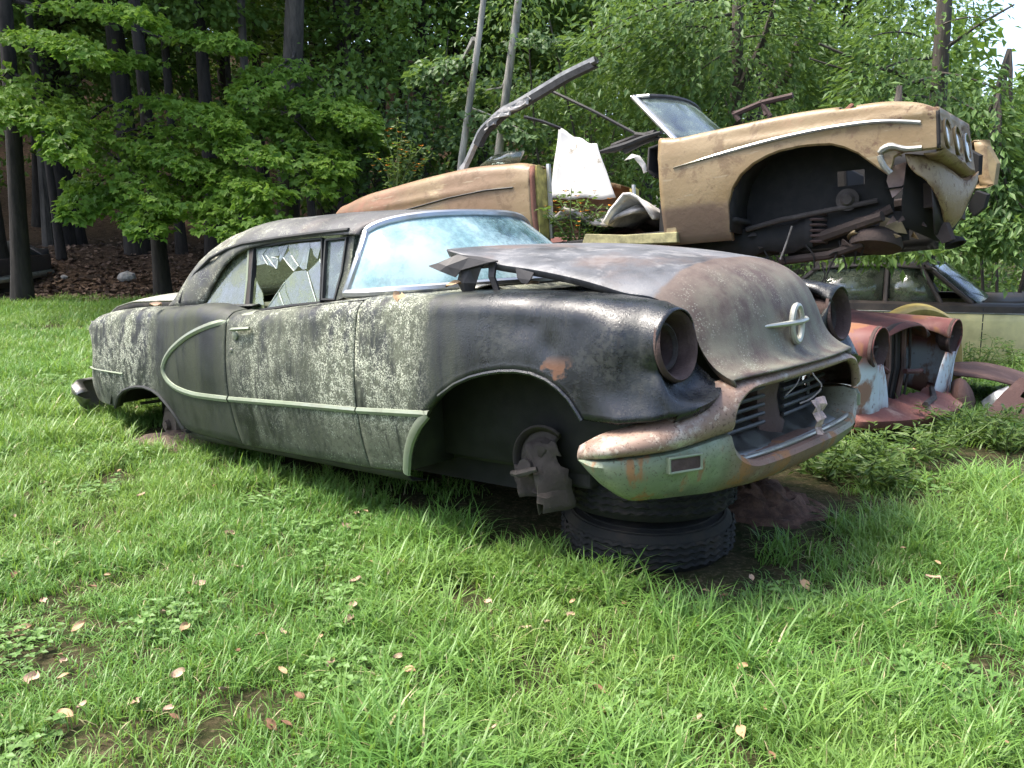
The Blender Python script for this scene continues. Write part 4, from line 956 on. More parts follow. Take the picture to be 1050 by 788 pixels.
# remains of the folding top: side rail thrown up, cross bows and rods
rail_px = [(470, 181), (478, 168), (487, 148), (494, 133), (506, 121), (516, 113), (530, 106), (545, 97), (560, 88), (580, 76), (596, 68), (611, 61)]
rp_ = smooth_path([vq(px, py, -.82) for px, py in rail_px], 40)
mb = MB(); P = []
for i, p in enumerate(rp_):
    d = rp_[min(i + 1, 39)] - rp_[max(i - 1, 0)]; d /= np.linalg.norm(d); nrm = np.array([-d[2], 0, d[0]]); w = .014 + .012 * min(1, max(0, (i - 13) / 6)) if i > 10 else .018 + .016 * (i < 3)
    P.append([p + nrm * w, p + nrm * w * .6 + (0, -.03, 0), p - nrm * w * .8 + (0, -.025, 0), p - nrm * w + (0, .02, 0), p + (0, .05, 0)])
rail_o = MB().grid(P, closed=True).build('top_rail', simple('rail_paint', (.40, .39, .37), .55, var=.35, scale=14), gold_car, sharp=30)
mb = MB(); P2 = [[p - np.array([0, 0, .015]) + (0, -.035, 0), p + (.04, -.03, -.055), p + (.05, .03, -.05), p + (0, .05, -.01)] for p in rp_[8:39]]
mb.grid(P2, closed=True).build('top_cloth_edge', M_blackcloth, rail_o, smooth=False)
mb = MB(); rg = random.Random(5)
P2 = [[p + (rg.uniform(-.02, .02), -.045 + rg.uniform(-.01, .01), -.01 - .05 * k / 3 - .03 * rg.random()) for k in range(4)] for p in rp_[13:25]]
mb.grid(P2).build('padding_scrap', M_greycloth, rail_o, solid=.02, smooth=False)
def rod(a, b, r, name='top_rod', m=None): MB().tube([a, tuple((Vector(a) + Vector(b)) / 2 + Vector((0, 0, .01))), b], r, 6).build(name, m or M_torn, gold_car)
rod(vq(566, 94, -.70), vq(655, 139, -.60), .014); rod(vq(537, 120, -.5), vq(575, 132, -.3), .014); rod(vq(640, 155, -.72), vq(675, 139, -.72), .03); rod(vq(628, 150, -.4), vq(672, 136, -.72), .022); rod(vq(652, 138, -.6), vq(678, 143, -.75), .02)
MB().tube(smooth_path([vq(616, 156, -.72), vq(640, 150, -.74), vq(662, 141, -.76), vq(678, 136, -.78)], 10), [.02, .03, .04, .04, .038, .034, .03, .026, .024, .02], 7, flat=.7).build('top_bow', M_blackcloth, gold_car, smooth=False)
MB().grid([[vq(640, 165, -.6), vq(648, 158, -.6)], [vq(650, 162, -.6), vq(656, 160, -.6)], [vq(658, 172, -.58), vq(662, 168, -.58)], [vq(660, 178, -.58), vq(664, 176, -.58)]]).build('cloth_scrap', M_whitevinyl, gold_car, solid=.006)
MB().tube([vq(532, 166, -.70), vq(537, 155, -.70)], .008, 6).build('glass_stay', bpy.data.materials['pale_pillar'], gold_car)
MB().grid([[vq(492, 170, -.72), vq(505, 160, -.74), vq(520, 155, -.74), vq(535, 155, -.72)], [vq(494, 172, -.72), vq(506, 170, -.72), vq(520, 168, -.72), vq(533, 168, -.72)]]).build('quarter_glass', M_dirt_reflection_glass, gold_car, solid=.006)
# interior: collapsed seat, springs, dashboard
mb = MB(); rg = random.Random(11); P = []
for i in range(9):
    P.append([(-.35 + .11 * i + rg.uniform(-.03, .03), -.80 + .16 * k + rg.uniform(-.03, .03), .46 + .10 * math.sin(i * .9 + k) * .5 + .10 * rg.random()) for k in range(10)])
mb.grid(P).build('rotten_seat', simple('rotten_vinyl', (.36, .33, .30), .85, var=.7, scale=6), gold_car, solid=.03, smooth=True)
mb = MB(); P = [[(.05 + .07 * i, -.74 + .05 * math.sin(i), .40 + .16 * math.sin(math.pi * i / 7) * math.sin(math.pi * (k + 1) / 6) + .02 * rg.random()) if False else (.22 + .06 * i, -.85 + .09 * k, .42 + .20 * math.sin(math.pi * i / 7) * (1 - k / 9) + .03 * rg.random()) for k in range(7)] for i in range(8)]
mb.grid(P).build('torn_cushion', simple('torn_white_vinyl', (.58, .55, .50), .8, var=.4, scale=8), gold_car, solid=.02)
mb = MB(); mb.grid([[(x, y, z) for y in np.linspace(-.78, .78, 5)] for x, z in ((.82, .99), (.60, .96), (.58, .80), (.64, .74))]); mb.build('dashboard', M_dark, gold_car, solid=.02)
# rusty hood hinge sticking up behind the cowl
mb = MB(); mb.tube([vq(752, 118, -.2), vq(780, 106, -.2), vq(813, 98, -.2)], .022, 6); mb.tube([vq(758, 124, -.2), vq(752, 115, -.2)], .02, 6); mb.tube([vq(786, 118, -.2), vq(780, 104, -.2), vq(790, 120, -.2)], .02, 6); mb.tube([vq(790, 122, -.2), vq(782, 108, -.2)], .016, 6)
mb.build('hood_hinge', M_rust_bucket, gold_car)
# underside: frame, cross-member, suspension arms, engine sump, hanging drum
mb = MB()
for s in (-1, 1): mb.tube([(2.55, s * .42, .36), (2.2, s * .44, .34), (1.7, s * .46, .36), (1.2, s * .50, .22), (-1.2, s * .52, .22), (-2.4, s * .5, .35)], .055, 8)
mb.box((1.72, 0, .30), (.26, 1.1, .12)); mb.box((2.5, 0, .38), (.10, 1.2, .16)); mb.box((1.0, 0, .2), (.2, 1.0, .08))
mb.build('frame', M_rust_dark, gold_car, smooth=True, sharp=30)
mb = MB(); mb.box((1.55, 0, .50), (.7, .55, .40)); mb.tube([(1.2, 0, .36), (.6, 0, .33), (0, 0, .28)], [.18, .16, .07], 10); mb.build('engine', M_dark, gold_car, smooth=False, bevel=.02)
mb = MB(); mb.tube([vq(790, 252, -.45), vq(830, 248, -.6), vq(875, 232, -.72), vq(905, 222, -.78)], [.04, .045, .04, .035], 8); mb.tube([vq(800, 268, -.6), vq(850, 262, -.66), vq(885, 250, -.7)], .03, 8); mb.tube([vq(840, 232, -.5), vq(890, 226, -.6), vq(915, 214, -.6)], .035, 8); mb.build('control_arm', M_rust_dark, gold_car)
mb = MB(); c = Vector(vq(898, 250, -.62)); mb.lathe([(-.09, 0), (-.09, .10), (-.05, .155), (.0, .17), (.03, .165), (.035, .10), (.05, .04), (.05, 0)], c, (-.10, -.25, -.95), 28); mb.build('brake_drum', M_rust_dark, gold_car, sharp=30)
MB().lathe([(.0, .175), (.012, .178), (.016, .17), (.010, .12)], c + Vector((.0, 0, .045)), (-.1, -.25, -.95), 28, 0.6, 3.9).build('drum_flange', M_gold_dark, gold_car, solid=.006)
MB().prism([vq(905, 222, -.68), vq(925, 228, -.66), vq(930, 240, -.64), vq(915, 238, -.66), vq(900, 236, -.68)], (.0, .02, 0)).build('torn_bracket', M_gold_dark, gold_car, smooth=False)
MB().prism([vq(855, 228, -.6), vq(876, 224, -.6), vq(884, 240, -.58), vq(868, 236, -.6)], (.0, .02, 0)).build('torn_panel', M_pink, gold_car, smooth=False)
for pts in ([(812, 232), (806, 250), (800, 266)], [(842, 270), (846, 282), (840, 296), (845, 312)], [(850, 262), (858, 258), (850, 276), (846, 290)]):
    MB().tube(smooth_path([vq(*p, -.70) for p in pts], 9), .007, 5).build('loose_wire', M_black if pts[0][0] > 830 else bpy.data.materials['pale_wire'], gold_car)
# coil spring, tie rod, exhaust and torn shreds in the wheel opening
cs = [Vector(vq(838, 216, -.62)) + Vector((.055 * math.cos(t), .055 * math.sin(t), -.012 * t / 2)) for t in np.linspace(0, 40, 121)]
MB().tube([tuple(p) for p in cs], .011, 6).build('coil_spring', M_rust_bucket, gold_car)
MB().tube([vq(765, 236, -.72), vq(800, 226, -.70), vq(870, 212, -.66), vq(900, 206, -.64)], .018, 8).build('tie_rod', M_rust_grey, gold_car)
MB().tube(smooth_path([vq(760, 258, -.5), vq(800, 244, -.52), vq(832, 238, -.55), vq(860, 240, -.55)], 12), .034, 10).build('exhaust_pipe', M_rust_bucket, gold_car)
MB().lathe([(0, 0), (0, .07), (.05, .075), (.055, .05), (.08, .03), (.08, 0)], vq(870, 205, -.62), (.1, -1, -.1), 20).build('steering_box', M_rust_grey, gold_car, sharp=30)
rg = random.Random(21)
for k in range(16):
    px, py = rg.uniform(770, 960), 0; py = 262 - (px - 770) * .13 + rg.uniform(-22, 10); yy = -rg.uniform(.45, .8); a = rg.uniform(0, 3.1); L_ = rg.uniform(5, 13)
    q0 = (px, py); q1 = (px + L_ * math.cos(a), py + L_ * math.sin(a)); q2 = (px + L_ * .4 * math.cos(a + 1.2), py + L_ * .7 * math.sin(a + 1.2))
    MB().prism([vq(*q0, yy), vq(*q1, yy - .04), vq(*q2, yy + .03)], (.004, .012, .004)).build('torn_shred', (M_rust_dark, M_rust_bucket, M_rust_grey, M_pink if k == 4 else M_rust_dark, M_gold_dark)[k % 5], gold_car, smooth=False)
for k in range(7):
    px = rg.uniform(775, 900); py = 258 - (px - 770) * .12; MB().tube(smooth_path([vq(px, py, -.66), vq(px + rg.uniform(-8, 8), py + 10, -.68), vq(px + rg.uniform(-10, 10), py + rg.uniform(14, 30), -.66)], 9), .006, 5).build('loose_wire', M_black, gold_car)
# jagged lower edge of the lamp-side sheet metal, a hanging headlamp cup and strips of torn grille
for k, pts in enumerate(([(1000, 196), (1012, 200), (1008, 214), (998, 222), (992, 212)], [(1012, 150), (1022, 168), (1019, 190), (1014, 178)], [(962, 222), (970, 230), (976, 246), (966, 250), (958, 240)], [(985, 150), (1004, 160), (1003, 180), (990, 172)])):
    MB().prism([vq(px, py, -.2 if k != 2 else -.6) for px, py in pts], (.02, .03, .005)).build('torn_grille_strip', (M_black, M_gold_dark, M_rust_dark, M_black)[k], gold_car, smooth=False)
MB().lathe([(0, .02), (.03, .06), (.06, .07), (.062, .06), (.03, .05), (.02, 0)], vq(977, 243, -.3), (.3, -.2, -1), 16).build('hanging_lamp_cup', M_black, gold_car)
MB().tube([vq(972, 222, -.35), vq(976, 234, -.3), vq(977, 242, -.3)], .006, 5).build('loose_wire', M_black, gold_car)
MB().tube(smooth_path([vq(858, 121, -.93), vq(866, 115, -.90), vq(874, 108, -.86)], 8), .016, 6).build('bent_strut', M_redprime, gold_car)
for s in (-1, 1):
    mb = MB(); mb.grid([[(2.585 + d, s * (g_y(2.58, z) + .002), z) for d in (0, .022)] for z in np.linspace(.615, .84, 8)]); mb.build('fender_seam', M_black, gold_car, solid=.006)
MB().grid([[(x, -.665 + .03 * math.sin(x * 9), z + .02 * math.sin(x * 23)) for x in np.linspace(.85, 1.75, 14)] for z in (.30, .20, .10)]).build('splash_shield', M_dark, gold_car, solid=.01)
# white vinyl panel draped upright in the cabin
cl = MB(); P = []
tl, tr, br, bl = Vector(vq(573, 131, -.10)), Vector(vq(613, 149, -.10)), Vector(vq(632, 204, -.20)), Vector(vq(562, 204, -.20))
for i in range(15):
    v = i / 14; rw = []
    for k in range(13):
        u = k / 12; p = (tl * (1 - u) + tr * u) * (1 - v) + (bl * (1 - u) + br * u) * v
        p = p + Vector((0, .02 * math.sin(u * 4 + v * 2) + .006 * math.sin(v * 9 + u * 3), -.015 * math.sin(math.pi * u) * (1 - v) + .01 * math.sin(u * 14)))
        rw.append(tuple(GOLD.world(p)))
    P.append(rw)
cl.grid(P); M_cl = Mat('mildewed_white_sheet'); _n = M_cl.noise(9, 6, .7); M_cl.set(Base_Color=M_cl.mix(M_cl.rng(_n, .58, .68), (.46, .46, .44), (.24, .21, .16)), Roughness=.8)
tag(cl.build('vinyl_sheet', M_cl.m, None, solid=.008), 'stiff white vinyl sheet standing upright in the open cabin of the tan convertible', 'sheet')
# ================================================================== tyres under the nose
def make_tyre(z, tilt, label):
    t = empty('tyre', (0.62, 3.79, z)); t.rotation_euler = tilt
    tag(t, label, 'tyre', 'tyres stacked under the black car')
    prof = [(-.10, .20), (-.10, .255), (-.095, .31), (-.085, .355), (-.06, .378), (-.03, .384), (.03, .384), (.06, .378), (.085, .355), (.095, .31), (.10, .255), (.10, .20), (.085, .195), (.08, .25), (.07, .33), (0, .35), (-.07, .33), (-.08, .25), (-.085, .195), (-.10, .20)]
    MB().lathe(prof, (0, 0, 0), (0, 0, 1), 48).build('carcass', M_rubber, t, sharp=30)
    for r_, z_ in ((.31, .097), (.345, .09), (.31, -.097)): MB().tube([(r_ * math.cos(a), r_ * math.sin(a), z_) for a in np.linspace(0, 2 * math.pi, 49)], .004, 4, caps=False).build('sidewall_rib', M_rubber, t)
    tr = MB()
    for zz in (-.045, -.015, .015, .045): tr.tube([((.384 + .004 * math.sin(a * 31)) * math.cos(a), (.384 + .004 * math.sin(a * 31)) * math.sin(a), zz + .004 * math.sin(48 * a)) for a in np.linspace(0, 2 * math.pi, 289)], .009, 4, caps=False)
    o = tr.build('tread', M_rubber, t); o['kind'] = 'stuff'
    return t
make_tyre(.095, (0.02, -.02, .3), 'black tyre lying flat on the grass, lower one of the stack under the black car')
make_tyre(.30, (-.03, .05, 1.2), 'black tyre on top of the stack holding up the nose of the black car')

# ================================================================== rusty red and white car under the gold one
red = RUST.empty('rusty_car'); tag(red, 'rusty red and pale blue car without grille, nose showing between the black car and scrap', 'car')
def red_paint(name):
    m = Mat(name); a = m.noise(4, 7, .65); b = m.noise(20, 6, .7); st = m.noise(7, 5, .6, stretch=(1, 1, .3))
    low = m.axis(2, .80, .68); 
    body = m.mix(low, (0.145, 0.045, 0.038), (0.46, 0.52, 0.55))
    m.layers(body, .6, [((0.26, 0.14, 0.115), m.mul(m.rng(a, .48, .62), .8, m.inv(low)), .8), ((0.22, 0.10, 0.045), m.mul(m.rng(m.add(m.mul(a, .5), m.mul(st, .5)), .50, .58), .9), .9), ((.09, .04, .03), m.mul(m.rng(b, .6, .68), .7), .9), ((.15, .06, .04), m.mul(m.axis(2, .50, .40), m.rng(a, .3, .5)), .9)])
    m.bump(b, .2, .005); return m.m
M_red = red_paint('flaking_red_and_blue_paint'); M_redrust = rust_mat('red_rust', (.105, .036, .028), (.20, .10, .075), (.045, .02, .016))
HR2 = Vector((2.30, .70, .85))
for s in (-1, 1):
    secs = [(0.75, [(.40, .95), (.60, .985), (.78, .97), (.90, .90), (.94, .78), (.95, .6), (.95, .42), (.94, .30)]),
            (1.3, [(.42, .95), (.58, .985), (.74, .975), (.86, .91), (.925, .79), (.945, .6), (.945, .50), (.94, .42)]),
            (1.8, [(.46, .94), (.58, .98), (.71, .985), (.83, .93), (.90, .82), (.925, .65), (.93, .52), (.92, .42)]),
            (2.15, [(.50, .91), (.58, .97), (.70, .99), (.81, .95), (.875, .85), (.89, .70), (.88, .52), (.86, .36)]),
            (2.26, [(.53, .88), (.59, .955), (.70, .985), (.80, .945), (.85, .85), (.85, .70), (.84, .52), (.82, .36)]),
            (2.31, [(.56, .85), (.60, .94), (.70, .985), (.79, .94), (.83, .85), (.79, .76), (.76, .54), (.74, .37)]),
            (2.33, [(.565, .85), (.605, .945), (.70, .985), (.795, .945), (.833, .85), (.74, .74), (.66, .54), (.62, .37)]),
            (2.32, [(.565, .85), (.56, .80), (.56, .74), (.57, .72), (.57, .70), (.54, .64), (.50, .52), (.46, .37)])]
    rows = [[(x, s * y, z) for y, z in smooth_path(p, 22)] for x, p in secs[:-1]]
    P = []
    for a, b in zip(rows[:-1], rows[1:]):
        for k in range(4): P.append([tuple(np.array(p) + (np.array(q) - np.array(p)) * k / 4) for p, q in zip(a, b)])
    P.append(rows[-1])
    fd = MB().grid(P).build('front_fender', M_red, red, solid=.008, merge=True, sharp=60)
    # front face plate below lamp, inner edge arching round the grille mouth
    rows = []
    for k in range(9):
        t = k / 8; z = .74 - .37 * t; yo = float(np.interp(z, [.37, .54, .74], [.62, .66, .74])); yi = float(np.interp(z, [.37, .50, .62, .74], [.40, .44, .50, .585]))
        rows.append([(2.32 - .02 * u + .012 * math.sin(3 * u), s * (yo + (yi - yo) * u), z) for u in np.linspace(0, 1, 6)])
    MB().grid(rows).build('face_plate', M_red, red, solid=.008)
    b = MB(); b.lathe([(.0, .140), (.02, .138), (.025, .128), (.0, .118), (-.06, .108), (-.07, .09)], HR2 * 1, (1, 0, 0), 32); b.lathe([(-.07, .10), (-.05, .09), (-.055, .08), (-.10, .06), (-.11, 0)], HR2 * 1, (1, 0, 0), 28)
    o = b.build('headlight_bucket', M_rust_bucket, red, solid=.004)
    r = MB(); r.lathe([(-.03, .07), (-.015, .078), (-.03, .085)], HR2 * 1, (1, 0, 0), 28); r.box(HR2 + Vector((-.02, 0, 0)), (.01, .13, .012)); o2 = r.build('retaining_ring', M_rust_dark, o)
    if s < 0:
        for q in (o, o2): q.data.transform(Matrix.Diagonal((1, -1, 1, 1))); q.data.flip_normals()
HP = []
for x in np.linspace(.75, 2.20, 12):
    w = float(np.interp(x, [.75, 2.2], [.60, .46])); zc = float(np.interp(x, [.75, 1.5, 2.0, 2.2], [1.10, 1.06, 1.01, .96]))
    HP.append([(x + .08 * (1 - u * u) * (x > 2), u * w, zc - .12 * abs(u) ** 2.2) for u in np.linspace(-1, 1, 15)])
MB().grid(HP).build('hood', M_redrust, red, solid=.01)
MB().tube([(2.20 - .02 * u * u, u * .52, .965 - .10 * abs(u) ** 2) for u in np.linspace(-1, 1, 15)], .022, 6).build('hood_latch_panel', M_rust_dark, red)
M_post0 = rust_mat('grille_post_rust', (.12, .06, .042), (.20, .12, .09), (.045, .026, .02))
MB().box((2.05, 0, .64), (.06, .80, .56)).build('radiator', simple('radiator_core', (.03, .024, .02), .9), red, smooth=False)
for y, w in ((-.34, .05), (-.22, .03), (-.08, .07), (.06, .03), (.20, .06), (.33, .03)):
    MB().tube([(2.12, y, .36), (2.14, y + .01, .64), (2.12, y, .92)], w / 2, 6, flat=.6).build('grille_post', M_rust_dark if w < .04 else M_post0, red)
MB().tube([(2.20, -.45, .72), (2.22, -.3, .66), (2.2, -.22, .64)], .018, 6).build('bent_strut', M_redrust, red)
MB().tube([(2.16, -.42, .68), (2.22, -.25, .40)], .012, 6).build('bent_strut', M_rust_dark, red)
MB().tube([(2.20, .10, .62), (2.22, .25, .61), (2.2, .42, .60)], .02, 6).build('bent_strut', M_redrust, red)
M_valance = rust_mat('valance_rust', (.17, .065, .05), (.36, .24, .18), (.075, .03, .024)); M_post = rust_mat('post_rust', (.11, .055, .038), (.19, .11, .08), (.04, .024, .018))
P = []; rg = random.Random(3)
for u in np.linspace(-1, 1, 23):
    a = 1 - abs(u) ** 2.4; j = rg.uniform(-.018, .018)
    P.append([(2.12 + .14 * a, u * .80, .46 + j), (2.24 + .20 * a, u * .85, .425 + j), (2.29 + .26 * a, u * .88, .38), (2.28 + .25 * a, u * .88, .33), (2.24 + .20 * a, u * .87, .30)])
MB().grid(P).build('front_valance', M_valance, red, solid=.008, sharp=60)
MB().tube([(2.26, .5, .47), (2.40, .15, .45), (2.45, -.15, .44)], .022, 6).build('bent_strut', M_rust_grey, red)
for s in (-1, 1):
    P = [[(x, s * y, z) for y, z in ((.90, .28), (.95, .5), (.95, .80), (.88, .98))] for x in np.linspace(-2.5, .75, 10)]
    MB().grid(P).build('body_side', M_redrust, red, solid=.01)
    MB().tube([(.72, s * .74, 1.0), (.45, s * .68, 1.3), (.30, s * .62, 1.42)], .035, 6).build('windshield_pillar', M_redrust, red)
    MB().tube([(-.45, s * .78, 1.0), (-.45, s * .66, 1.46)], .035, 6).build('door_pillar', M_redrust, red)
RPp = [[(x, u * (.66 - .06 * abs(x + .5)), 1.50 - .10 * abs(u) ** 3 - .10 * max(0, abs(x + .4) - .7)) for u in np.linspace(-1, 1, 11)] for x in np.linspace(-1.7, .35, 9)]
MB().grid(RPp).build('roof', M_redrust, red, solid=.02)
MB().grid([[(x, y, z) for y in (-.8, 0, .8)] for x, z in ((-2.5, .8), (-2.2, 1.0), (-1.9, 1.05), (-1.5, 1.36))]).build('trunk_lid', M_redrust, red, solid=.01)
MB().grid([[(x, y, .30) for y in (-.88, .88)] for x in (-2.4, 0, 2.1)]).build('floor_pan', M_dark, red, solid=.02)
for x in (-1.5, 1.55):
    for s in (-1, 1): MB().lathe([(-.08, 0), (-.08, .24), (.06, .26), (.08, .2), (.09, 0)], (x, s * .78, .46), (0, s, 0), 24).build('wheel', M_rust_dark, red)

# ================================================================== cars farther back
def plain_car(name, frame, label, low, up, rust):
    e = frame.empty(name); tag(e, label, 'car')
    top = cubic([-2.6, -2.4, -1.2, .6, 1.0, 2.3, 2.55], [.78, .92, .97, .96, .96, .90, .74])
    for s in (-1, 1):
        for nm, z0, z1, m in (('lower_body', .30, .885, low), ('upper_body', .89, None, up)):
            P = []
            for x in np.linspace(-2.6, 2.55, 42):
                zt = float(top(x)); a, b = z0, (z1 if z1 else zt)
                for cx in (-1.5, 1.6):
                    if abs(x - cx) < .42: a = max(a, .30 + .36 * math.sqrt(max(0, 1 - ((x - cx) / .42) ** 2))) if z1 else a
                w = .95 - .10 * max(0, abs(x) - 2.0); b = max(b, a + .01)
                col = [(x, s * (w - .25 * (z - .62) ** 2), z) for z in np.linspace(a, b, 7)]
                if not z1: col += [(x, s * (w - .10), zt + .02), (x, s * (.70), zt + .025)]
                P.append(col)
            MB().grid(P).build(nm, m, e, solid=.006)
        MB().grid([[(x, s * (.95 - .25 * .0718 + .004), z) for z in (.878, .895)] for x in np.linspace(-2.3, 2.3, 10)]).build('body_moulding', M_chrome, e, solid=.008)
        for a, b in (((.62, .80, .98), (.10, .64, 1.42)), ((-.30, .82, .98), (-.30, .66, 1.43)), ((-1.55, .80, .98), (-1.05, .64, 1.41)), ((.30, .80, .97), (.05, .66, 1.42))):
            MB().tube([(a[0], s * a[1], a[2]), (b[0], s * b[1], b[2])], .028, 6).build('window_pillar', up, e)
        MB().add([(.28, s * .79, .99), (-.26, s * .81, .99), (-.26, s * .67, 1.40), (.05, s * .66, 1.40)], [(0, 1, 2, 3)]).build('side_window', M_dirt_reflection_glass, e, solid=.005)
        MB().add([(-.34, s * .81, .99), (-1.5, s * .79, .99), (-1.05, s * .65, 1.38), (-.34, s * .67, 1.40)], [(0, 1, 2, 3)]).build('side_window', M_dirt_reflection_glass, e, solid=.005)
        for x in (-1.10, -.32, .72): MB().grid([[(x + d, s * (.952 - .25 * (z - .62) ** 2), z) for d in (0, .012)] for z in np.linspace(.34, .94, 7)]).build('door_gap', M_seal, e, solid=.003)
        MB().tube([(-.18, s * .965, .86), (-.02, s * .965, .865)], .014, 6).build('door_handle', M_chrome, e)
        for x in (-1.5, 1.6): MB().lathe([(-.10, 0), (-.10, .28), (.0, .32), (.08, .30), (.09, .2), (.06, .18), (.07, 0)], (x, s * .80, .34), (0, s, 0), 24).build('wheel', M_rubber, e)
        MB().lathe([(0, .10), (.03, .095), (.04, .07), (.02, 0)], (2.53, s * .68, .68), (1, 0, 0), 20).build('headlight', M_chrome, e)
    MB().grid([[(x, u * .70, 1.47 - .07 * abs(u) ** 3 - .05 * (abs(x + .45) / .7) ** 2) for u in np.linspace(-1, 1, 11)] for x in np.linspace(-1.15, .18, 8)]).build('roof', up, e, solid=.02)
    MB().grid([[(.68 - .52 * v + .20 * (1 - u * u), u * (.78 - .14 * v), .98 + .42 * v) for u in np.linspace(-1, 1, 11)] for v in np.linspace(0, 1, 4)]).build('windshield', glass_mat('far_windshield', (.30, .33, .32), .4), e, solid=.006)
    MB().grid([[(x, u * .72, float(top(x)) + .05 - .03 * u * u) for u in np.linspace(-1, 1, 9)] for x in np.linspace(.75, 2.5, 8)]).build('hood', up, e, solid=.01)
    MB().grid([[(x, u * .72, float(top(x)) + .04 - .03 * u * u) for u in np.linspace(-1, 1, 9)] for x in np.linspace(-2.55, -1.5, 5)]).build('trunk_lid', up, e, solid=.01)
    MB().grid([[(2.55 + .04 * (1 - u * u), u * .9, z) for u in np.linspace(-1, 1, 9)] for z in (.30, .55, .80)]).build('grille', M_rust_dark, e, solid=.02)
    MB().tube([(2.45, -.96, .46), (2.62, -.8, .46), (2.68, 0, .46), (2.62, .8, .46), (2.45, .96, .46)], .06, 8).build('front_bumper', M_chrome, e)
    MB().grid([[(x, y, .32) for y in (-.9, .9)] for x in (-2.4, 2.4)]).build('floor_pan', M_dark, e, solid=.02)
    MB().grid([[(-.2 + dx, y, z) for y in (-.6, 0, .6)] for dx, z in ((.1, .5), (-.05, 1.02), (-.15, 1.0), (-.1, .5))]).build('seat', M_seal, e, solid=.02)
    return e
M_cream = simple('faded_cream_yellow', (.62, .55, .27), .55, var=.25, scale=3); M_brownp = simple('dull_brown_paint', (.055, .042, .034), .65, var=.5, scale=5)
plain_car('two_tone_car', Frame(-.42, 0.02, 0.0, (5.05, 10.9, -.52)), 'brown over cream yellow sedan half hidden behind leaves at the right edge', M_cream, M_brownp, None)
M_blackp = simple('dusty_black_paint', (.02, .021, .024), .4, var=.6, scale=6)
plain_car('black_car', Frame(-.15, 0.0, 0.03, (-11.45, 16.2, -.10)), 'black car nose poking in at the left edge in front of the tree trunks', M_blackp, M_blackp, None)

# yellow fender lying behind the rusty car
yf = MB(); P = []
arc = [(915, 326), (928, 319), (945, 315), (962, 318), (976, 327), (984, 343), (987, 365), (985, 388), (981, 404)]
a3 = smooth_path([tuple(at_depth(px, py, 7.35)) for px, py in arc], 28)
cen = np.array(tuple(at_depth(945, 372, 7.35)))
for p in a3:
    d = cen - p; d /= np.linalg.norm(d)
    P.append([p + d * .10 + (0, -.02, 0), p + d * .02 + (0, -.03, 0), p + (0, .0, 0), p + (0.03, .18, .01), p + d * .05 + (.05, .34, 0)])
tag(yf.grid(P).build('yellow_fender', simple('yellow_paint', (.36, .28, .085), .55, var=.3, scale=9), None, solid=.008), 'bare yellow car fender arching up behind the rusty red and blue car', 'fender')

# scrap metal heap on the right
M_scrap = rust_mat('scrap_rust', (.085, .043, .034), (.17, .10, .08), (.05, .03, .024))
def depth_grid(rows, n=9, m=5):
    A = np.array([[tuple(at_depth(px, py, d)) for px, py, d in r_] for r_ in rows]); A = np.array([smooth_path(r_, n) for r_ in A]); return np.array([smooth_path(A[:, j], m) for j in range(n)]).transpose(1, 0, 2)
tag(MB().grid(depth_grid([[(976, 372, 7.3), (1005, 372, 7.3), (1035, 378, 7.3), (1075, 392, 7.2)], [(976, 378, 6.9), (1005, 380, 6.85), (1035, 388, 6.8), (1075, 402, 6.8)], [(978, 385, 6.6), (1008, 388, 6.5), (1040, 396, 6.5), (1078, 412, 6.5)]]), None).build('rusty_hood', M_scrap, None, solid=.012), 'long rusty brown car hood lying across the scrap at the right edge', 'hood')
tag(MB().grid(depth_grid([[(976, 392, 6.5), (985, 388, 6.42), (995, 398, 6.45), (1000, 412, 6.5)], [(974, 410, 6.4), (984, 408, 6.3), (993, 414, 6.32), (998, 424, 6.4)], [(974, 428, 6.36), (984, 430, 6.3), (992, 430, 6.3), (998, 434, 6.36)]]), None).build('bent_panel', M_scrap, None, solid=.01), 'small curved rusty panel beside the red valance of the rusty car', 'panel')
A = depth_grid([[(1046, 388, 6.5), (1060, 394, 6.4), (1080, 402, 6.3)], [(1022, 410, 6.3), (1046, 416, 6.25), (1078, 424, 6.2)], [(1004, 433, 6.1), (1030, 437, 6.05), (1070, 444, 6.0)]], 13, 10)
mk = [[not ((i, j) in ((2, 4), (5, 5), (6, 3), (4, 8), (7, 7))) for j in range(12)] for i in range(9)]
plate = MB().grid(A, mk).build('bracket_plate', M_scrap, None, solid=.02, smooth=False); tag(plate, 'flat rusty bracket plate with holes leaning in the scrap at the right edge', 'plate')
tag(MB().grid(depth_grid([[(1006, 412, 6.55), (1020, 402, 6.5), (1034, 396, 6.5)], [(1012, 424, 6.45), (1026, 414, 6.4), (1038, 406, 6.4)]], 7, 4)).build('crumpled_foil', simple('pale_dented_tin', (.45, .46, .46), .45, .6, var=.3), None, solid=.006, smooth=False), 'scrap of pale crumpled tin on the rusty bracket plate', 'tin scrap')
tag(MB().grid(depth_grid([[(1000, 420, 6.7), (1018, 418, 6.7), (1050, 425, 6.8)], [(996, 440, 6.3), (1020, 442, 6.3), (1055, 446, 6.3)]], 7, 4)).build('rusty_sheet', M_rust_dark, None, solid=.01, smooth=False), 'dark rusty sheet lying flat under the bracket plate', 'sheet')
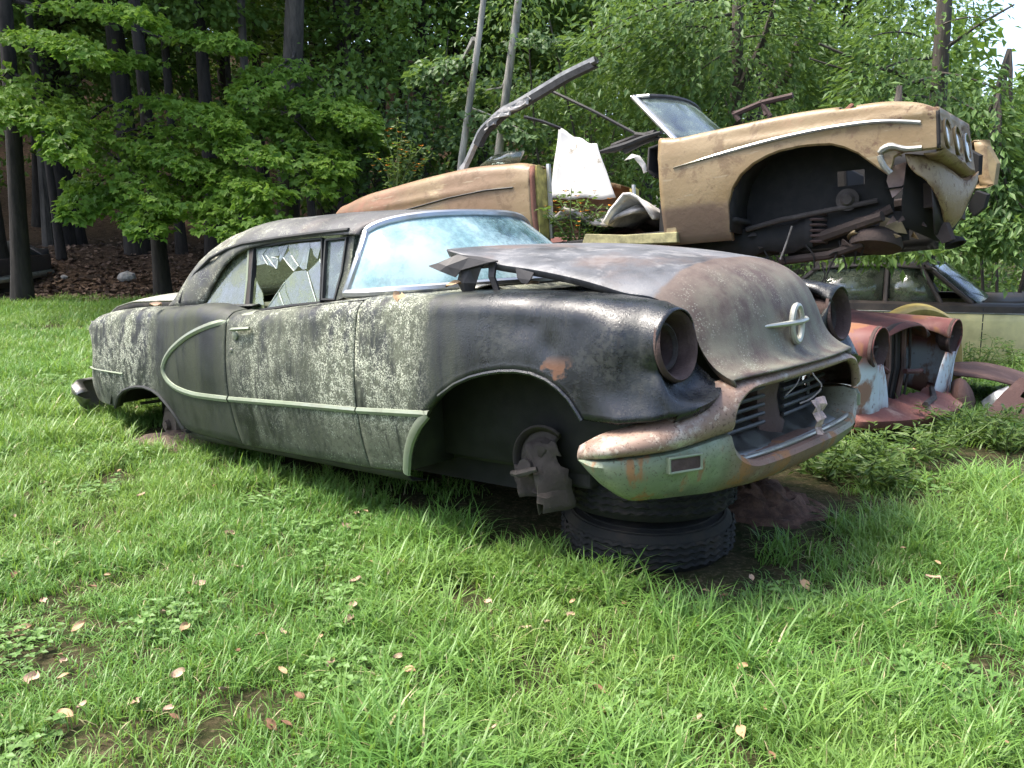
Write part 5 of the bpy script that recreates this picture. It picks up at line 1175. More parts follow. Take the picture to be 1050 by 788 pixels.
# ================================================================== ground
def sst(x, a, b): t = np.clip((np.asarray(x, float) - a) / (b - a), 0, 1); return t * t * (3 - 2 * t)
_ph = rng.uniform(0, 6.28, 12); _dr = rng.uniform(-1, 1, (12, 2))
def bumps(x, y, f): return sum(np.sin(f * (1 + .35 * k) * (x * _dr[k, 0] + y * _dr[k, 1]) + _ph[k]) / (1 + .5 * k) for k in range(8)) / 3.2
def edge_y(x): return 14.9 + .35 * np.sin(np.asarray(x) * .9) + .2 * np.sin(np.asarray(x) * 2.3 + 1)
def gz(x, y):
    x = np.asarray(x, float); y = np.asarray(y, float)
    z = .018 * bumps(x, y, 2.2) + .05 * bumps(x, y, .5) * sst(y, 6, 11)
    z = z - .55 * sst(y, 8.0, 10.2) * sst(x, 2.6, 4.6)
    e = edge_y(x)
    bank = sst(y, e + .2, e + 4.5) * .75 + sst(y, e + 9, e + 45) * 11.0
    z = z + bank * (1 - .8 * sst(x, 3, 8)) + (.08 * bumps(x, y, 1.7) + .05 * bumps(x, y, 4)) * sst(y, e, e + 2)
    m = ((x - 1.2) / .36) ** 2 + ((y - 4.2) / .34) ** 2
    z = z + .10 * np.exp(-m * 1.3)
    m = ((x + 1.95) / .5) ** 2 + ((y - 5.55) / .35) ** 2
    z = z + .045 * np.exp(-m)
    return z
def axis_pts(a): return np.array(sorted(set(np.round(a, 4))))
xs = axis_pts(np.concatenate([np.arange(-12, 12, .16), np.arange(-60, -12, 2.5), np.arange(12, 60.1, 2.5), [-250, -120, 120, 250]]))
ys = axis_pts(np.concatenate([np.arange(-4, 1.5, .5), np.arange(1.5, 20, .14), np.arange(20, 70, 2.0), [-60, -25, -10, 90, 130, 200, 320]]))
X, Y = np.meshgrid(xs, ys); Z = gz(X, Y)
V = np.stack([X, Y, Z], -1).reshape(-1, 3); n_, m_ = X.shape
ii, jj = np.meshgrid(np.arange(n_ - 1), np.arange(m_ - 1), indexing='ij'); q = (ii * m_ + jj).ravel()
gm = Mat('ground_soil'); P_ = gm.world()
a = gm.noise(1.1, 6, .62, vec=P_); b = gm.noise(9, 6, .7, vec=P_); c = gm.noise(45, 5, .7, vec=P_)
sep = gm.n.new('ShaderNodeSeparateXYZ'); gm.L(P_, sep.inputs[0])
yy = gm.op('ADD', sep.outputs[1], gm.mul(gm.op('SUBTRACT', a, .5), 1.2))
litter = gm.mix(gm.rng(c, .38, .62), (.035, .022, .014), (.17, .115, .075)); litter = gm.mix(gm.rng(b, .4, .65), litter, (.04, .026, .018))
turf = gm.mix(gm.rng(b, .35, .65), (.024, .032, .010), (.06, .05, .026)); turf = gm.mix(gm.mul(gm.rng(c, .5, .68), .6), turf, (.17, .135, .08))
gm.set(Base_Color=gm.mix(gm.mul(gm.rng(yy, 14.9, 15.5), gm.rng(sep.outputs[0], 6.5, 3.5)), turf, litter), Roughness=.95, Specular_IOR_Level=.1)
gm.bump(gm.add(c, b), .7, .03)
tag(link('ground', np_mesh('ground', V, np.stack([q, q + 1, q + m_ + 1, q + m_], 1)), gm.m), kind='structure')

def leaf_mat(name, col, col2, dark, yellow=0.0, transl=.38, rough=.5):
    m = Mat(name)
    g = m.n.new('ShaderNodeNewGeometry'); r = g.outputs['Random Per Island']
    big = m.noise(.9, 3, .5)
    c = m.mix(r, col, col2); c = m.mix(m.mul(m.rng(big, .35, .65), .55), c, dark)
    if yellow: c = m.mix(m.op('GREATER_THAN', m.noise(3.1, 4, .8), 1 - yellow), c, (.30, .22, .03))
    m.set(Base_Color=c, Roughness=rough, Specular_IOR_Level=.35)
    tl = m.n.new('ShaderNodeBsdfTranslucent'); m.L(m.mix(.45, c, (.20, .30, .03)), tl.inputs[0])
    mx = m.n.new('ShaderNodeMixShader'); mx.inputs[0].default_value = transl
    m.L(m.b.outputs[0], mx.inputs[1]); m.L(tl.outputs[0], mx.inputs[2]); m.L(mx.outputs[0], m.out.inputs['Surface'])
    return m.m
M_maple = leaf_mat('maple_leaves', (.13, .26, .03), (.33, .50, .075), (.09, .20, .03), transl=.5)
M_forest = leaf_mat('forest_leaves', (.085, .17, .03), (.16, .265, .052), (.065, .13, .028))
M_blue = leaf_mat('cool_green_leaves', (.075, .14, .045), (.125, .205, .07), (.055, .11, .036))
M_willow = leaf_mat('narrow_leaves', (.095, .175, .045), (.16, .26, .075), (.065, .13, .035), yellow=.30)
M_weed = leaf_mat('weed_leaves', (.07, .13, .03), (.12, .19, .045), (.05, .10, .022), yellow=.28)
def bark(name, c1, c2):
    m = Mat(name); a = m.noise(9, 7, .7, stretch=(1, 1, .18)); b = m.noise(2, 4)
    m.set(Base_Color=m.mix(m.rng(a, .35, .65), c1, c2), Roughness=.95); m.bump(a, .8, .03); return m.m
M_bark = bark('dark_bark', (.012, .010, .008), (.036, .029, .024)); M_bark_pale = bark('pale_bark', (.17, .165, .145), (.42, .40, .35)); M_bark_mid = bark('grey_bark', (.035, .03, .024), (.10, .085, .068))

def unit(v): return v / np.maximum(np.linalg.norm(v, axis=-1, keepdims=True), 1e-9)
def leaves_mesh(name, cen, ax, nrm, L, W, lobes=1, fold=.12, r=rng):
    """cen, ax, nrm (n,3); L, W (n,) -> folded kite leaves"""
    n = len(cen); ax = unit(ax); nrm = unit(nrm - ax * (nrm * ax).sum(1, keepdims=True)); b = np.cross(nrm, ax)
    V = []; 
    specs = [(0, 1.0)] if lobes == 1 else [(0, 1.0), (1.0, .78), (-1.0, .78)]
    for ang, sc in specs:
        a2 = ax * math.cos(ang) + b * math.sin(ang); b2 = np.cross(nrm, a2)
        l = (L * sc)[:, None]; w = (W * sc)[:, None]
        V.append(np.stack([cen, cen + a2 * l * .42 + b2 * w * .5 + nrm * w * fold, cen + a2 * l - nrm * l * .10, cen + a2 * l * .42 - b2 * w * .5 + nrm * w * fold], 1))
    V = np.concatenate(V, 1)      # n, 4*lobes, 3
    k = len(specs); base = (np.arange(n) * 4 * k)[:, None, None] + (np.arange(k) * 4)[None, :, None]
    F = (base + np.array([0, 1, 2, 3])).reshape(-1, 4)
    if k > 1: # lobes share the leaf base so that a leaf is one island
        F = F.copy(); F[:, 0] = np.repeat(np.arange(n) * 4 * k, k)
    return V.reshape(-1, 3), F
class Leaves:
    def __init__(s): s.p = []
    def add(s, cen, ax, nrm, L, W): s.p.append((cen, ax, nrm, L, W)); return s
    def mesh(s, name, lobes=1):
        c, a, n, L, W = [np.concatenate([q[k] for q in s.p]) for k in range(5)]
        V, F = leaves_mesh(name, c, a, n, L, W, lobes); return np_mesh(name, V, F, smooth=False)
def bough(lv, p0, p1, width, n, size, r, droop=.25, thick=.16, wood=None, narrow=False, tip=0.25):
    """a flat layered spray from p0 to p1, leaves along side twigs"""
    p0 = np.asarray(p0, float); p1 = np.asarray(p1, float); d = p1 - p0; Ld = np.linalg.norm(d); d = d / Ld
    side = unit(np.cross(d, [0, 0, 1.0])[None])[0]
    nt_ = max(5, int(Ld / .16)); t = r.beta(1.5, 1.1, n) * (1 - tip * .0) + 0.0; t = tip * 0 + t
    k = np.round(t * nt_) / nt_; sgn = np.where(r.random(n) < .5, -1., 1.)
    reach = width * (1.05 - .75 * k ** 1.6) * (.55 + .45 * np.abs(np.sin(k * 37.1 + sgn)))
    u = r.random(n) ** .75; s_ = sgn * u * reach
    fw = .45 * u * reach
    cen = p0 + d * (k * Ld + fw)[:, None] + side * s_[:, None]
    cen[:, 2] += -droop * (k ** 2) * Ld * .35 - .30 * (u ** 2) * reach * droop * 2 + r.normal(0, thick * .35, n) + thick * np.sin(k * 9 + u * 5) * .35
    cen += r.normal(0, .03, (n, 3))
    ax = d * .7 + side * (sgn * (.35 + .65 * r.random(n)))[:, None] + r.normal(0, .35, (n, 3)); ax[:, 2] -= .35
    nr = np.array([0, 0, 1.0]) + r.normal(0, .42, (n, 3))
    L = size * r.uniform(.65, 1.25, n); lv.add(cen, ax, nr, L, L * (.40 if narrow else .78))
    if wood is not None:
        q = [tuple(p0 + d * Ld * x + np.array([0, 0, -droop * x * x * Ld * .35])) for x in np.linspace(0, .95, 6)]
        wood.tube(q, list(np.linspace(.010 + .006 * Ld, .004, 6)), 5)
def cloud(lv, c, rad, n, size, r, narrow=False, clumps=24, hang=.3, shell=.5):
    """leaf clumps through an ellipsoid volume"""
    c = np.asarray(c, float); rad = np.asarray(rad, float)
    v = unit(r.normal(0, 1, (clumps, 3))) * (r.random((clumps, 1)) ** (shell / 1.5)); cc = c + v * rad
    w = r.random(clumps) ** .6; idx = r.choice(clumps, n, p=w / w.sum())
    cs = rad.mean() * r.uniform(.16, .34, clumps)
    off = r.normal(0, 1, (n, 3)) * cs[idx][:, None] * np.array([1.1, 1.1, .55]) * .8
    cen = cc[idx] + off
    ax = unit(off + r.normal(0, .5, (n, 3)) * cs[idx][:, None]) + r.normal(0, .45, (n, 3)); ax[:, 2] -= hang
    nr = np.array([0, 0, 1.0]) + r.normal(0, .55, (n, 3)) + v[idx] * .4
    L = size * r.uniform(.6, 1.25, n); lv.add(cen, ax, nr, L, L * (.42 if narrow else .75))

def trunk_mesh(mb, path, r0, r1, n=9):
    p = smooth_path(path, max(6, len(path) * 3)); mb.tube([tuple(q) for q in p], [r0 * (1 - t) + r1 * t + r0 * .45 * max(0, .12 - t) / .12 for t in np.linspace(0, 1, len(p))], n)
def tree_obj(name, label, cat, loc, trunk, lv, barkm, leafm, group=None, lobes=1):
    t = empty(name, loc); tag(t, label, cat, group)
    trunk.build('trunk', barkm, t)
    if lv is not None and lv.p: link('crown', lv.mesh('crown', lobes), leafm, t)
    return t

# ---- generic deep-forest trees: few crown meshes shared by many trees
def proto_tree(seed, h, cb, spread, n, leafm, barkm, r0, lean=(0, 0), size=.17):
    r = np.random.default_rng(seed); tr = MB(); lv = Leaves()
    top = np.array([lean[0], lean[1], h]); trunk_mesh(tr, [(0, 0, -.4), tuple(top * .35 + r.normal(0, .08, 3)), tuple(top * .7 + r.normal(0, .1, 3)), tuple(top)], r0, r0 * .25)
    nb = 26
    for k in range(nb):
        z = cb + (h - cb) * (k + r.random() * .6) / nb; a = k * 2.4 + r.random(); ln = spread * (1.1 - .75 * (z - cb) / (h - cb) ) * r.uniform(.6, 1.1)
        p0 = top * (z / h); p1 = p0 + np.array([math.cos(a) * ln, math.sin(a) * ln, ln * r.uniform(.05, .45)])
        bough(lv, p0 + (p1 - p0) * .2, p1, ln * .55, n // nb, size, r, droop=.4, thick=.35, wood=None)
        tr.tube([tuple(p0), tuple((p0 + p1) / 2 + np.array([0, 0, .05])), tuple(p1)], [.05, .035, .01], 5)
    return tr, lv
specs = [(1, 15, 4.6, 3.6, 7200, .19), (2, 17, 5.6, 3.8, 7200, .20), (3, 13, 3.8, 3.2, 6400, .18)]
def put(proto, loc, rz, sc, label, group):
    c = proto.copy(); C.objects.link(c); c.location = loc; c.rotation_euler = (0, 0, rz); c.scale = (sc, sc, sc)
    c['label'] = label
    if group: c['group'] = group
    for ch in proto.children:
        d = ch.copy(); C.objects.link(d); d.parent = c
    return c
r = np.random.default_rng(21)
GDEEP = 'tall trees deep in the forest'
protos = []
spots = []
for row, (yb, dx, x0, x1) in enumerate(((19.5, 3.1, -17, 7), (23.5, 3.4, -21, 8), (28, 3.8, -25, 10), (33, 4.2, -29, 13), (39, 4.6, -32, 17))):
    for x in np.arange(x0, x1, dx): spots.append((x + r.uniform(-1, 1), yb + r.uniform(-1.3, 1.3), row))
for k, (x, y, row) in enumerate(spots):
    z = float(gz(x, y)) - .05; sc = r.uniform(.85, 1.2)
    lab = 'tall dark trunked tree standing deep in the shaded forest behind the lawn'
    if k < 3:
        sd, h, cb, sp_, n, sz = specs[k]; tr, lv = proto_tree(sd, h, cb, sp_, n, M_forest, M_bark, .20, (r.uniform(-.5, .5), 0), sz)
        t = tree_obj('forest_tree', lab, 'tree', (x, y, z), tr, lv, M_bark, M_forest, GDEEP); protos.append(t)
    else: put(protos[k % 3], (x, y, z), r.uniform(0, 6.28), sc, lab, GDEEP)
# thin saplings and poles in the dark
GPOLE = 'thin bare trunks in the dark of the forest'
pole = None
for k in range(20):
    x, y = r.uniform(-15, 3), r.uniform(17.0, 34); z = float(gz(x, y))
    if pole is None:
        mb = MB(); trunk_mesh(mb, [(0, 0, -.2), (.1, .05, 3), (.05, 0, 7), (.2, .1, 11)], .075, .03, 7)
        pole = empty('sapling', (x, y, z)); tag(pole, 'thin bare trunk standing in the dark forest interior', 'tree', GPOLE); mb.build('trunk', M_bark_mid, pole)
    else: put(pole, (x, y, z), r.uniform(0, 6.28), r.uniform(.6, 1.5), 'thin bare trunk standing in the dark forest interior', GPOLE)
# low understorey seen as one mass
lv = Leaves()
for k in range(60):
    x, y = r.uniform(-26, 12), r.uniform(24, 44); cloud(lv, (x, y, float(gz(x, y)) + r.uniform(.5, 3.2)), (1.6, 1.2, r.uniform(.7, 1.6)), 260, .22, r, clumps=10)
for k in range(75):
    x, y = r.uniform(-15, 3), r.uniform(17.2, 23); cloud(lv, (x, y, r.uniform(3.2, 7.5)), (1.5, 1.1, r.uniform(.5, 1.1)), 300, .15, r, clumps=12)
tag(link('undergrowth', lv.mesh('undergrowth'), M_forest), kind='stuff')
# far woods that close the view
lv = Leaves()
for k in range(300):
    x = r.uniform(-64, 46); y = r.uniform(44, 60); zt = 20 if x < 10 else 12 - .28 * (x - 10)
    cloud(lv, (x, y, float(gz(x, 45)) + r.uniform(.5, max(3, zt))), (3.8, 2, 2.6), 400, .55, r, clumps=22)
tag(link('far_woods', lv.mesh('far_woods'), M_forest), kind='stuff')

# ---- the forest edge on the left: trunks placed where the photograph has them
def gpos(px, d): x = (px - 525) / FPX * d; return x, d, float(gz(x, d))
def dpt(px, py, d): v = at_depth(px, py, d); return np.array(v)
def edge_tree(name, label, px_bot, px_top, d, w, barkm, boughs, seed, leafm=M_maple, size=.108, lobes=3, top=9.5, crown=True, cat='tree'):
    r = np.random.default_rng(seed); x, y, z = gpos(px_bot, d); base = np.array([x, y, z])
    ang = (px_top - px_bot) / FPX * d / 5.0
    tr = MB(); lv = Leaves(); tp = np.array([ang * top, 0, top])
    trunk_mesh(tr, [(0, 0, -.3), tuple(tp * .3 + r.normal(0, .03, 3)), tuple(tp * .65 + r.normal(0, .05, 3)), tuple(tp)], w / 2, w * .22, 10)
    for a, b, wd, n in boughs:
        pa, pb = np.array(a) - base, np.array(b) - base
        bough(lv, pa, pb, wd, int(n * 1.3), size, r, droop=.3, thick=.12, wood=tr)
        zz = max(.5, min(pa[2] + .2, top)); tr.tube([tuple(tp * (zz / top) * np.array([1, 1, 1])), tuple(pa * .5 + tp * (zz / top) * .5), tuple(pa)], [.045, .03, .018], 5)
    if crown:
        for k in range(16):
            zz = 7.4 + (top - 6.8) * k / 16; a = k * 2.4; ln = r.uniform(1.6, 3.0); p0 = tp * (zz / top); p1 = p0 + np.array([math.cos(a) * ln, math.sin(a) * ln, .4 * ln])
            bough(lv, p0 + (p1 - p0) * .2, p1, ln * .6, 330, size * 1.25, r, droop=.4, thick=.3); tr.tube([tuple(p0), tuple((p0 + p1) / 2), tuple(p1)], [.05, .035, .01], 5)
    return tree_obj(name, label, cat, tuple(base), tr, lv, barkm, leafm, None, lobes)
B = lambda px0, py0, d0, px1, py1, d1, w, n: (dpt(px0, py0, d0), dpt(px1, py1, d1), w, n)
edge_tree('maple_tree', 'big maple with dark trunk behind the black car, layered bright boughs reaching left', 292, 318, 16.0, .46, M_bark_mid,
    [B(300, 95, 15.5, 372, 105, 13.2, .9, 620), B(290, 115, 15.5, 345, 150, 12.8, .8, 520), B(300, 60, 15.5, 250, 85, 13.4, .7, 420), B(288, 130, 15.4, 225, 105, 13.4, .7, 420), 
     B(300, 140, 15.5, 350, 180, 13.6, .6, 300), B(285, 150, 15.2, 330, 175, 12.6, .55, 240), B(310, 75, 15.6, 390, 130, 14, .5, 240)], 31)
edge_tree('maple_tree', 'maple at the lawn edge whose low bright boughs sweep right towards the black roof', 168, 160, 15.2, .26, M_bark,
    [B(160, 130, 14.8, 282, 135, 12.2, .75, 560), B(150, 160, 14.6, 280, 168, 12.0, .8, 640), B(165, 180, 14.6, 292, 205, 11.6, .75, 620), B(120, 175, 14.6, 70, 205, 12.6, .6, 420), B(140, 190, 14.4, 150, 218, 12.2, .6, 440),
     B(110, 110, 14.8, 60, 140, 12.6, .6, 380), B(170, 200, 14.3, 240, 218, 11.9, .6, 420), B(150, 100, 14.8, 235, 108, 12.6, .7, 460), B(120, 140, 14.6, 200, 150, 12.4, .6, 380), B(100, 150, 14.6, 165, 185, 12.2, .6, 380), B(200, 170, 14.2, 262, 188, 12.0, .55, 380), B(150, 65, 14.8, 110, 50, 13.0, .6, 300), B(170, 40, 15, 250, 30, 13.6, .6, 300)], 32)
edge_tree('maple_tree', 'maple at the far left whose leafy bough tips hang into the top of the picture', 22, 40, 14.6, .30, M_bark,
    [B(20, 40, 14.4, 90, 25, 11.8, .7, 480), B(30, 85, 14.4, 70, 135, 12.2, .6, 420), B(10, 70, 14.4, -30, 110, 12, .7, 380), B(60, 10, 14.4, 150, -5, 12.4, .8, 420), B(15, 100, 14.4, 40, 110, 12.6, .6, 330)], 33)
for i, (px, pt, d, w, lab) in enumerate(((3, 5, 15.6, .34, 'straight dark trunk at the very left edge of the picture'), (68, 60, 17.5, .16, 'slender dark trunk between the two left maples'), (190, 188, 18.5, .20, 'slim straight dark trunk behind the low bright boughs'),
        (222, 224, 18.0, .30, 'mid sized dark trunk to the left of the big maple'), (376, 374, 19, .24, 'straight dark trunk to the right of the big maple'), )):
    edge_tree('forest_tree', lab, px, pt, d, w, M_bark, [], 40 + i, M_forest, .15, 1, 11)
# pale leaning stems in the middle
edge_tree('pale_tree', 'slender pale trunk leaning right behind the tan quarter panel', 458, 500, 11.6, .12, M_bark_pale, [B(475, 60, 11.8, 430, 70, 11.4, .6, 300), B(480, 110, 11.8, 545, 130, 11.2, .5, 300)], 51, M_blue, .10, 1, 6.5, False)
edge_tree('pale_tree', 'second pale trunk leaning right, just right of its slender neighbour', 492, 540, 11.9, .15, M_bark_pale, [B(530, 40, 12, 590, 40, 11.4, .6, 320), B(515, 90, 12.2, 470, 95, 12.4, .5, 260)], 52, M_blue, .10, 1, 7.0, False)
# leafy masses between the stems: bushes as single plants
def bush(name, label, px, py, d, rad, n, size, mat, seed, narrow=False, clumps=30, stems=6, hang=.3, cat='bush', above=False):
    r = np.random.default_rng(seed); c = dpt(px, py, d); g = float(gz(c[0], c[1])); e = empty(name, (c[0], c[1], g)); tag(e, label, cat)
    lv = Leaves(); cc = np.array([0, 0, c[2] - g]); cloud(lv, cc, rad, n, size, r, narrow, clumps, hang)
    st = MB()
    for k in range(stems):
        a = r.uniform(0, 6.28); q = cc + np.array([math.cos(a) * rad[0] * .7, math.sin(a) * rad[1] * .7, rad[2] * r.uniform(-.2, .8)])
        st.tube([tuple(p) for p in smooth_path([(cc[0] + .25, .5, cc[2] + 1.5) if above else (r.normal(0, .12), r.normal(0, .12), -.15), tuple((cc + np.array([.1, .3, .7]) + q) * .5 if above else q * .5 + r.normal(0, .12, 3)), tuple(q)], 7)], list(np.linspace(.028, .008, 7)), 5)
    st.build('stems', M_bark_mid, e); link('foliage', lv.mesh('foliage'), mat, e); return e
bush('bush', 'dark leafy bush behind the thrown-up top rail of the tan convertible', 560, 150, 14.6, (1.9, 1.0, 1.5), 4200, .11, M_blue, 61)
bush('bush', 'tall dark bush filling the gap left of the pale trunks', 405, 120, 15.5, (1.7, 1.2, 1.9), 4200, .12, M_forest, 62)
bush('bush', 'round blue green bush low behind the tan quarter panel', 415, 170, 15.0, (1.4, 1.0, 1.0), 2600, .11, M_blue, 63)
bush('bush', 'bright bush behind the white vinyl sheet', 640, 180, 11.6, (1.3, .9, 1.3), 4200, .095, M_willow, 64, True)
bush('bush', 'light green thicket right behind the windscreen of the convertible', 700, 120, 13.5, (2.0, 1.2, 1.8), 5200, .11, M_willow, 65, True)
bush('bush', 'thick green bush behind the cabin of the two-tone sedan', 950, 268, 14.0, (1.6, 1.0, .9), 3400, .11, M_willow, 66, True)
bush('bush', 'dense bush at the right edge behind the hood of the two-tone sedan', 1045, 268, 13.2, (1.3, .9, .9), 3000, .11, M_willow, 67, True)
bush('bush', 'shrub beyond the roof of the rusty red and blue car', 868, 262, 13.0, (1.2, .9, .8), 2400, .11, M_willow, 68, True)
# tall narrow-leaved trees on the right
def right_tree(label, px_b, px_t, d, w, seed, boughs, size=.12, top=8.5, barkm=M_bark_mid, limbs=()):
    r = np.random.default_rng(seed); x, y, z = gpos(px_b, d); base = np.array([x, y, z]); tr = MB(); lv = Leaves()
    tp = dpt(px_t, 0, d) - base; tp = tp * (top / tp[2])
    trunk_mesh(tr, [(0, 0, -.3), tuple(tp * .3), tuple(tp * .6 + r.normal(0, .05, 3)), tuple(tp)], w / 2, w * .2, 9)
    for pts, r0 in limbs: tr.tube([tuple(q) for q in smooth_path([dpt(*p) - base for p in pts], 9)], list(np.linspace(r0, r0 * .35, 9)), 6)
    for px0, py0, d0, px1, py1, d1, wd, n in boughs: bough(lv, dpt(px0, py0, d0) - base, dpt(px1, py1, d1) - base, wd, n, size, r, droop=.7, thick=.5, wood=tr, narrow=True)
    return tree_obj('ash_tree', label, 'tree', tuple(base), tr, lv, barkm, M_willow)
right_tree('upright ash with dark trunk rising behind the rusty hood hinge', 752, 757, 11.5, .20, 71,
    [(750, 20, 11.4, 680, 30, 10.6, .8, 620), (752, 30, 11.4, 640, 10, 11, .9, 620), (755, 50, 11.4, 690, 75, 10.8, .7, 560), (757, 40, 11.4, 850, 20, 10.8, .9, 700), (757, 60, 11.4, 830, 70, 10.8, .8, 560), (755, 80, 11.4, 720, 110, 10.8, .6, 420), (757, 10, 11.4, 800, -20, 10.8, .9, 520), (750, 0, 11.4, 600, -10, 10.4, 1.0, 760), (750, 15, 11.4, 590, 30, 11.2, .9, 620)],
    limbs=(([(755, 95, 11.5), (775, 60, 11.4), (790, 20, 11.3), (800, -10, 11.2)], .07), ([(790, 105, 11.6), (808, 75, 11.5), (820, 40, 11.5), (835, 0, 11.4)], .075)))
right_tree('leaning ash with thick trunk against the white sky at the upper right', 945, 972, 10.6, .25, 72,
    [(955, 60, 10.5, 870, 55, 9.6, .6, 420), (955, 80, 10.5, 860, 95, 9.8, .6, 420), (960, 95, 10.4, 1030, 110, 9.4, .6, 520), (965, 75, 10.5, 1040, 80, 9.8, .3, 110), (960, 110, 10.4, 1045, 150, 9.2, .7, 700), (968, 25, 10.5, 1010, 5, 10, .35, 150), (950, 100, 10.4, 900, 85, 9.4, .55, 420), (965, 120, 10.3, 1040, 195, 9.0, .7, 720), (950, 40, 10.5, 890, 10, 9.8, .6, 380)],
    limbs=(([(958, 92, 10.6), (920, 75, 10.4), (880, 62, 10.2), (840, 45, 10.1)], .035), ([(962, 55, 10.6), (1000, 28, 10.4), (1040, 5, 10.3)], .03), ([(950, 110, 10.6), (915, 90, 10.4), (830, 60, 10.1)], .025)))
for i, (px, py, d, rad, n, lab) in enumerate((
        (1022, 190, 9.8, (.85, .6, .72), 3400, 'drooping leafy branches right of the lamp pods of the convertible'), (905, 250, 8.4, (.7, .5, .20), 1200, 'leafy branch hanging under the front of the tan convertible'),
        (1010, 244, 9.2, (.75, .4, .20), 1000, 'leafy boughs drooping over the roof of the two-tone sedan'), (860, 60, 12.2, (1.7, 1.0, 1.0), 3600, 'light green foliage above the tan front fender'),
        (610, 40, 12.6, (1.9, 1.1, 1.3), 4600, 'drooping light foliage at the top of the picture above the white sheet'), (805, 100, 14, (1.9, 1.2, 1.3), 3600, 'yellowish bush behind the rusty hood hinge'), (1045, 150, 11, (.7, .7, .8), 1800, 'leafy bush under the white sky at the right edge'))):
    bush('ash_branches' if i < 3 else 'tree_foliage', lab, px, py, d, rad, n, .105, M_willow, 80 + i, True, 26, 4, .55, 'foliage', i < 3)

# the other side of the clearing, behind the photographer: it closes the sky and is mirrored in glass and paint
lv = Leaves(); r = np.random.default_rng(55)
for k in range(90):
    a = r.uniform(-2.3, 2.3); R_ = r.uniform(17, 22); x, y = R_ * math.sin(a), 2 - R_ * math.cos(a)
    if y > 6: continue
    cloud(lv, (x, y, r.uniform(.5, 9)), (2.6, 2.6, 1.8), 330, .34, r, clumps=14)
tag(link('woods', lv.mesh('woods'), M_forest), kind='stuff')
# ---- plants among the wrecks
def flowers(e, pts, size, mat):
    mb = MB()
    for p in pts:
        p = Vector(p); s_ = size * random.uniform(.7, 1.2)
        for k in range(5):
            a = k * 1.257 + random.random(); d = Vector((math.cos(a), math.sin(a), .35)); q = Vector((-math.sin(a), math.cos(a), 0)) * .3
            mb.add([p, p + (d * .5 + q) * s_, p + d * s_, p + (d * .5 - q) * s_], [(0, 1, 2, 3)])
    o = mb.build('flowers', mat, e, smooth=False); o['kind'] = 'stuff'
M_orange = simple('orange_petals', (.62, .24, .02), .6, bump=0)
def weed(name, label, base, stems, n, size, mat, seed, flower=0, narrow=False, cat='plant'):
    r = np.random.default_rng(seed); e = empty(name, base); tag(e, label, cat); lv = Leaves(); st = MB(); tips = []
    for dx, dy, h in stems:
        p = smooth_path([(dx * .2, dy * .2, -.04), (dx * .6 + r.normal(0, .03), dy * .6, h * .55), (dx, dy, h)], 8); st.tube([tuple(q) for q in p], list(np.linspace(.007, .003, 8)), 5)
        t = r.random(n) ** .8; c = np.stack([np.interp(t, np.linspace(0, 1, 8), p[:, k]) for k in range(3)], 1); a = r.uniform(0, 6.28, n)
        ax = np.stack([np.cos(a), np.sin(a), r.uniform(-.4, .5, n)], 1); c = c + ax * (size * .5 * r.random(n) * 2.2)[:, None]
        L = size * r.uniform(.6, 1.3, n); lv.add(c, ax, np.array([0, 0, 1.]) + r.normal(0, .4, (n, 3)), L, L * (.28 if narrow else .55))
        for k in range(flower): q = p[int(r.integers(4, 8))] + r.normal(0, .06, 3); tips.append(q)
    st.build('stems', simple('green_stem', (.10, .15, .04), .7, bump=0) if 'green_stem' not in bpy.data.materials else bpy.data.materials['green_stem'], e)
    link('leaves', lv.mesh('leaves'), mat, e)
    if flower: flowers(e, tips, .035, M_orange)
    return e
def wp(px, py, d): return tuple(at_depth(px, py, d))
b0 = wp(405, 192, 9.6); weed('flowering_weed', 'tall weed with orange flowers growing up behind the tan rear quarter', b0, [(-.25, .0, .35), (-.12, .1, .55), (.03, 0, .72), (.18, .1, .5), (.3, 0, .42), (.1, -.1, .55), (-.05, .1, .3), (.4, .05, .35)], 55, .055, M_weed, 90, 4)
b0 = GOLD.world(GOLD.on(592, 246, 1, -.80)); weed('flowering_weed', 'bushy weed with small orange flowers filling the door opening of the tan convertible', tuple(b0), [(-.28, 0, .25), (-.16, .1, .35), (-.05, 0, .40), (.08, 0, .33), (.2, 0, .28), (.0, .15, .3), (-.22, .1, .18), (.3, .05, .15), (.12, -.05, .2), (.38, 0, .32)], 60, .05, M_weed, 91, 3)
b0 = wp(590, 150, 9.8); weed('sapling', 'leafy weed sprouting behind the folded top frame', tuple((b0[0], b0[1], b0[2] - .4)), [(-.1, 0, .5), (.1, .1, .6), (-.25, .1, .4)], 40, .07, M_weed, 92)
b0 = wp(865, 245, 7.6)
GF = 'green ferns and weeds in front of the rusty car'
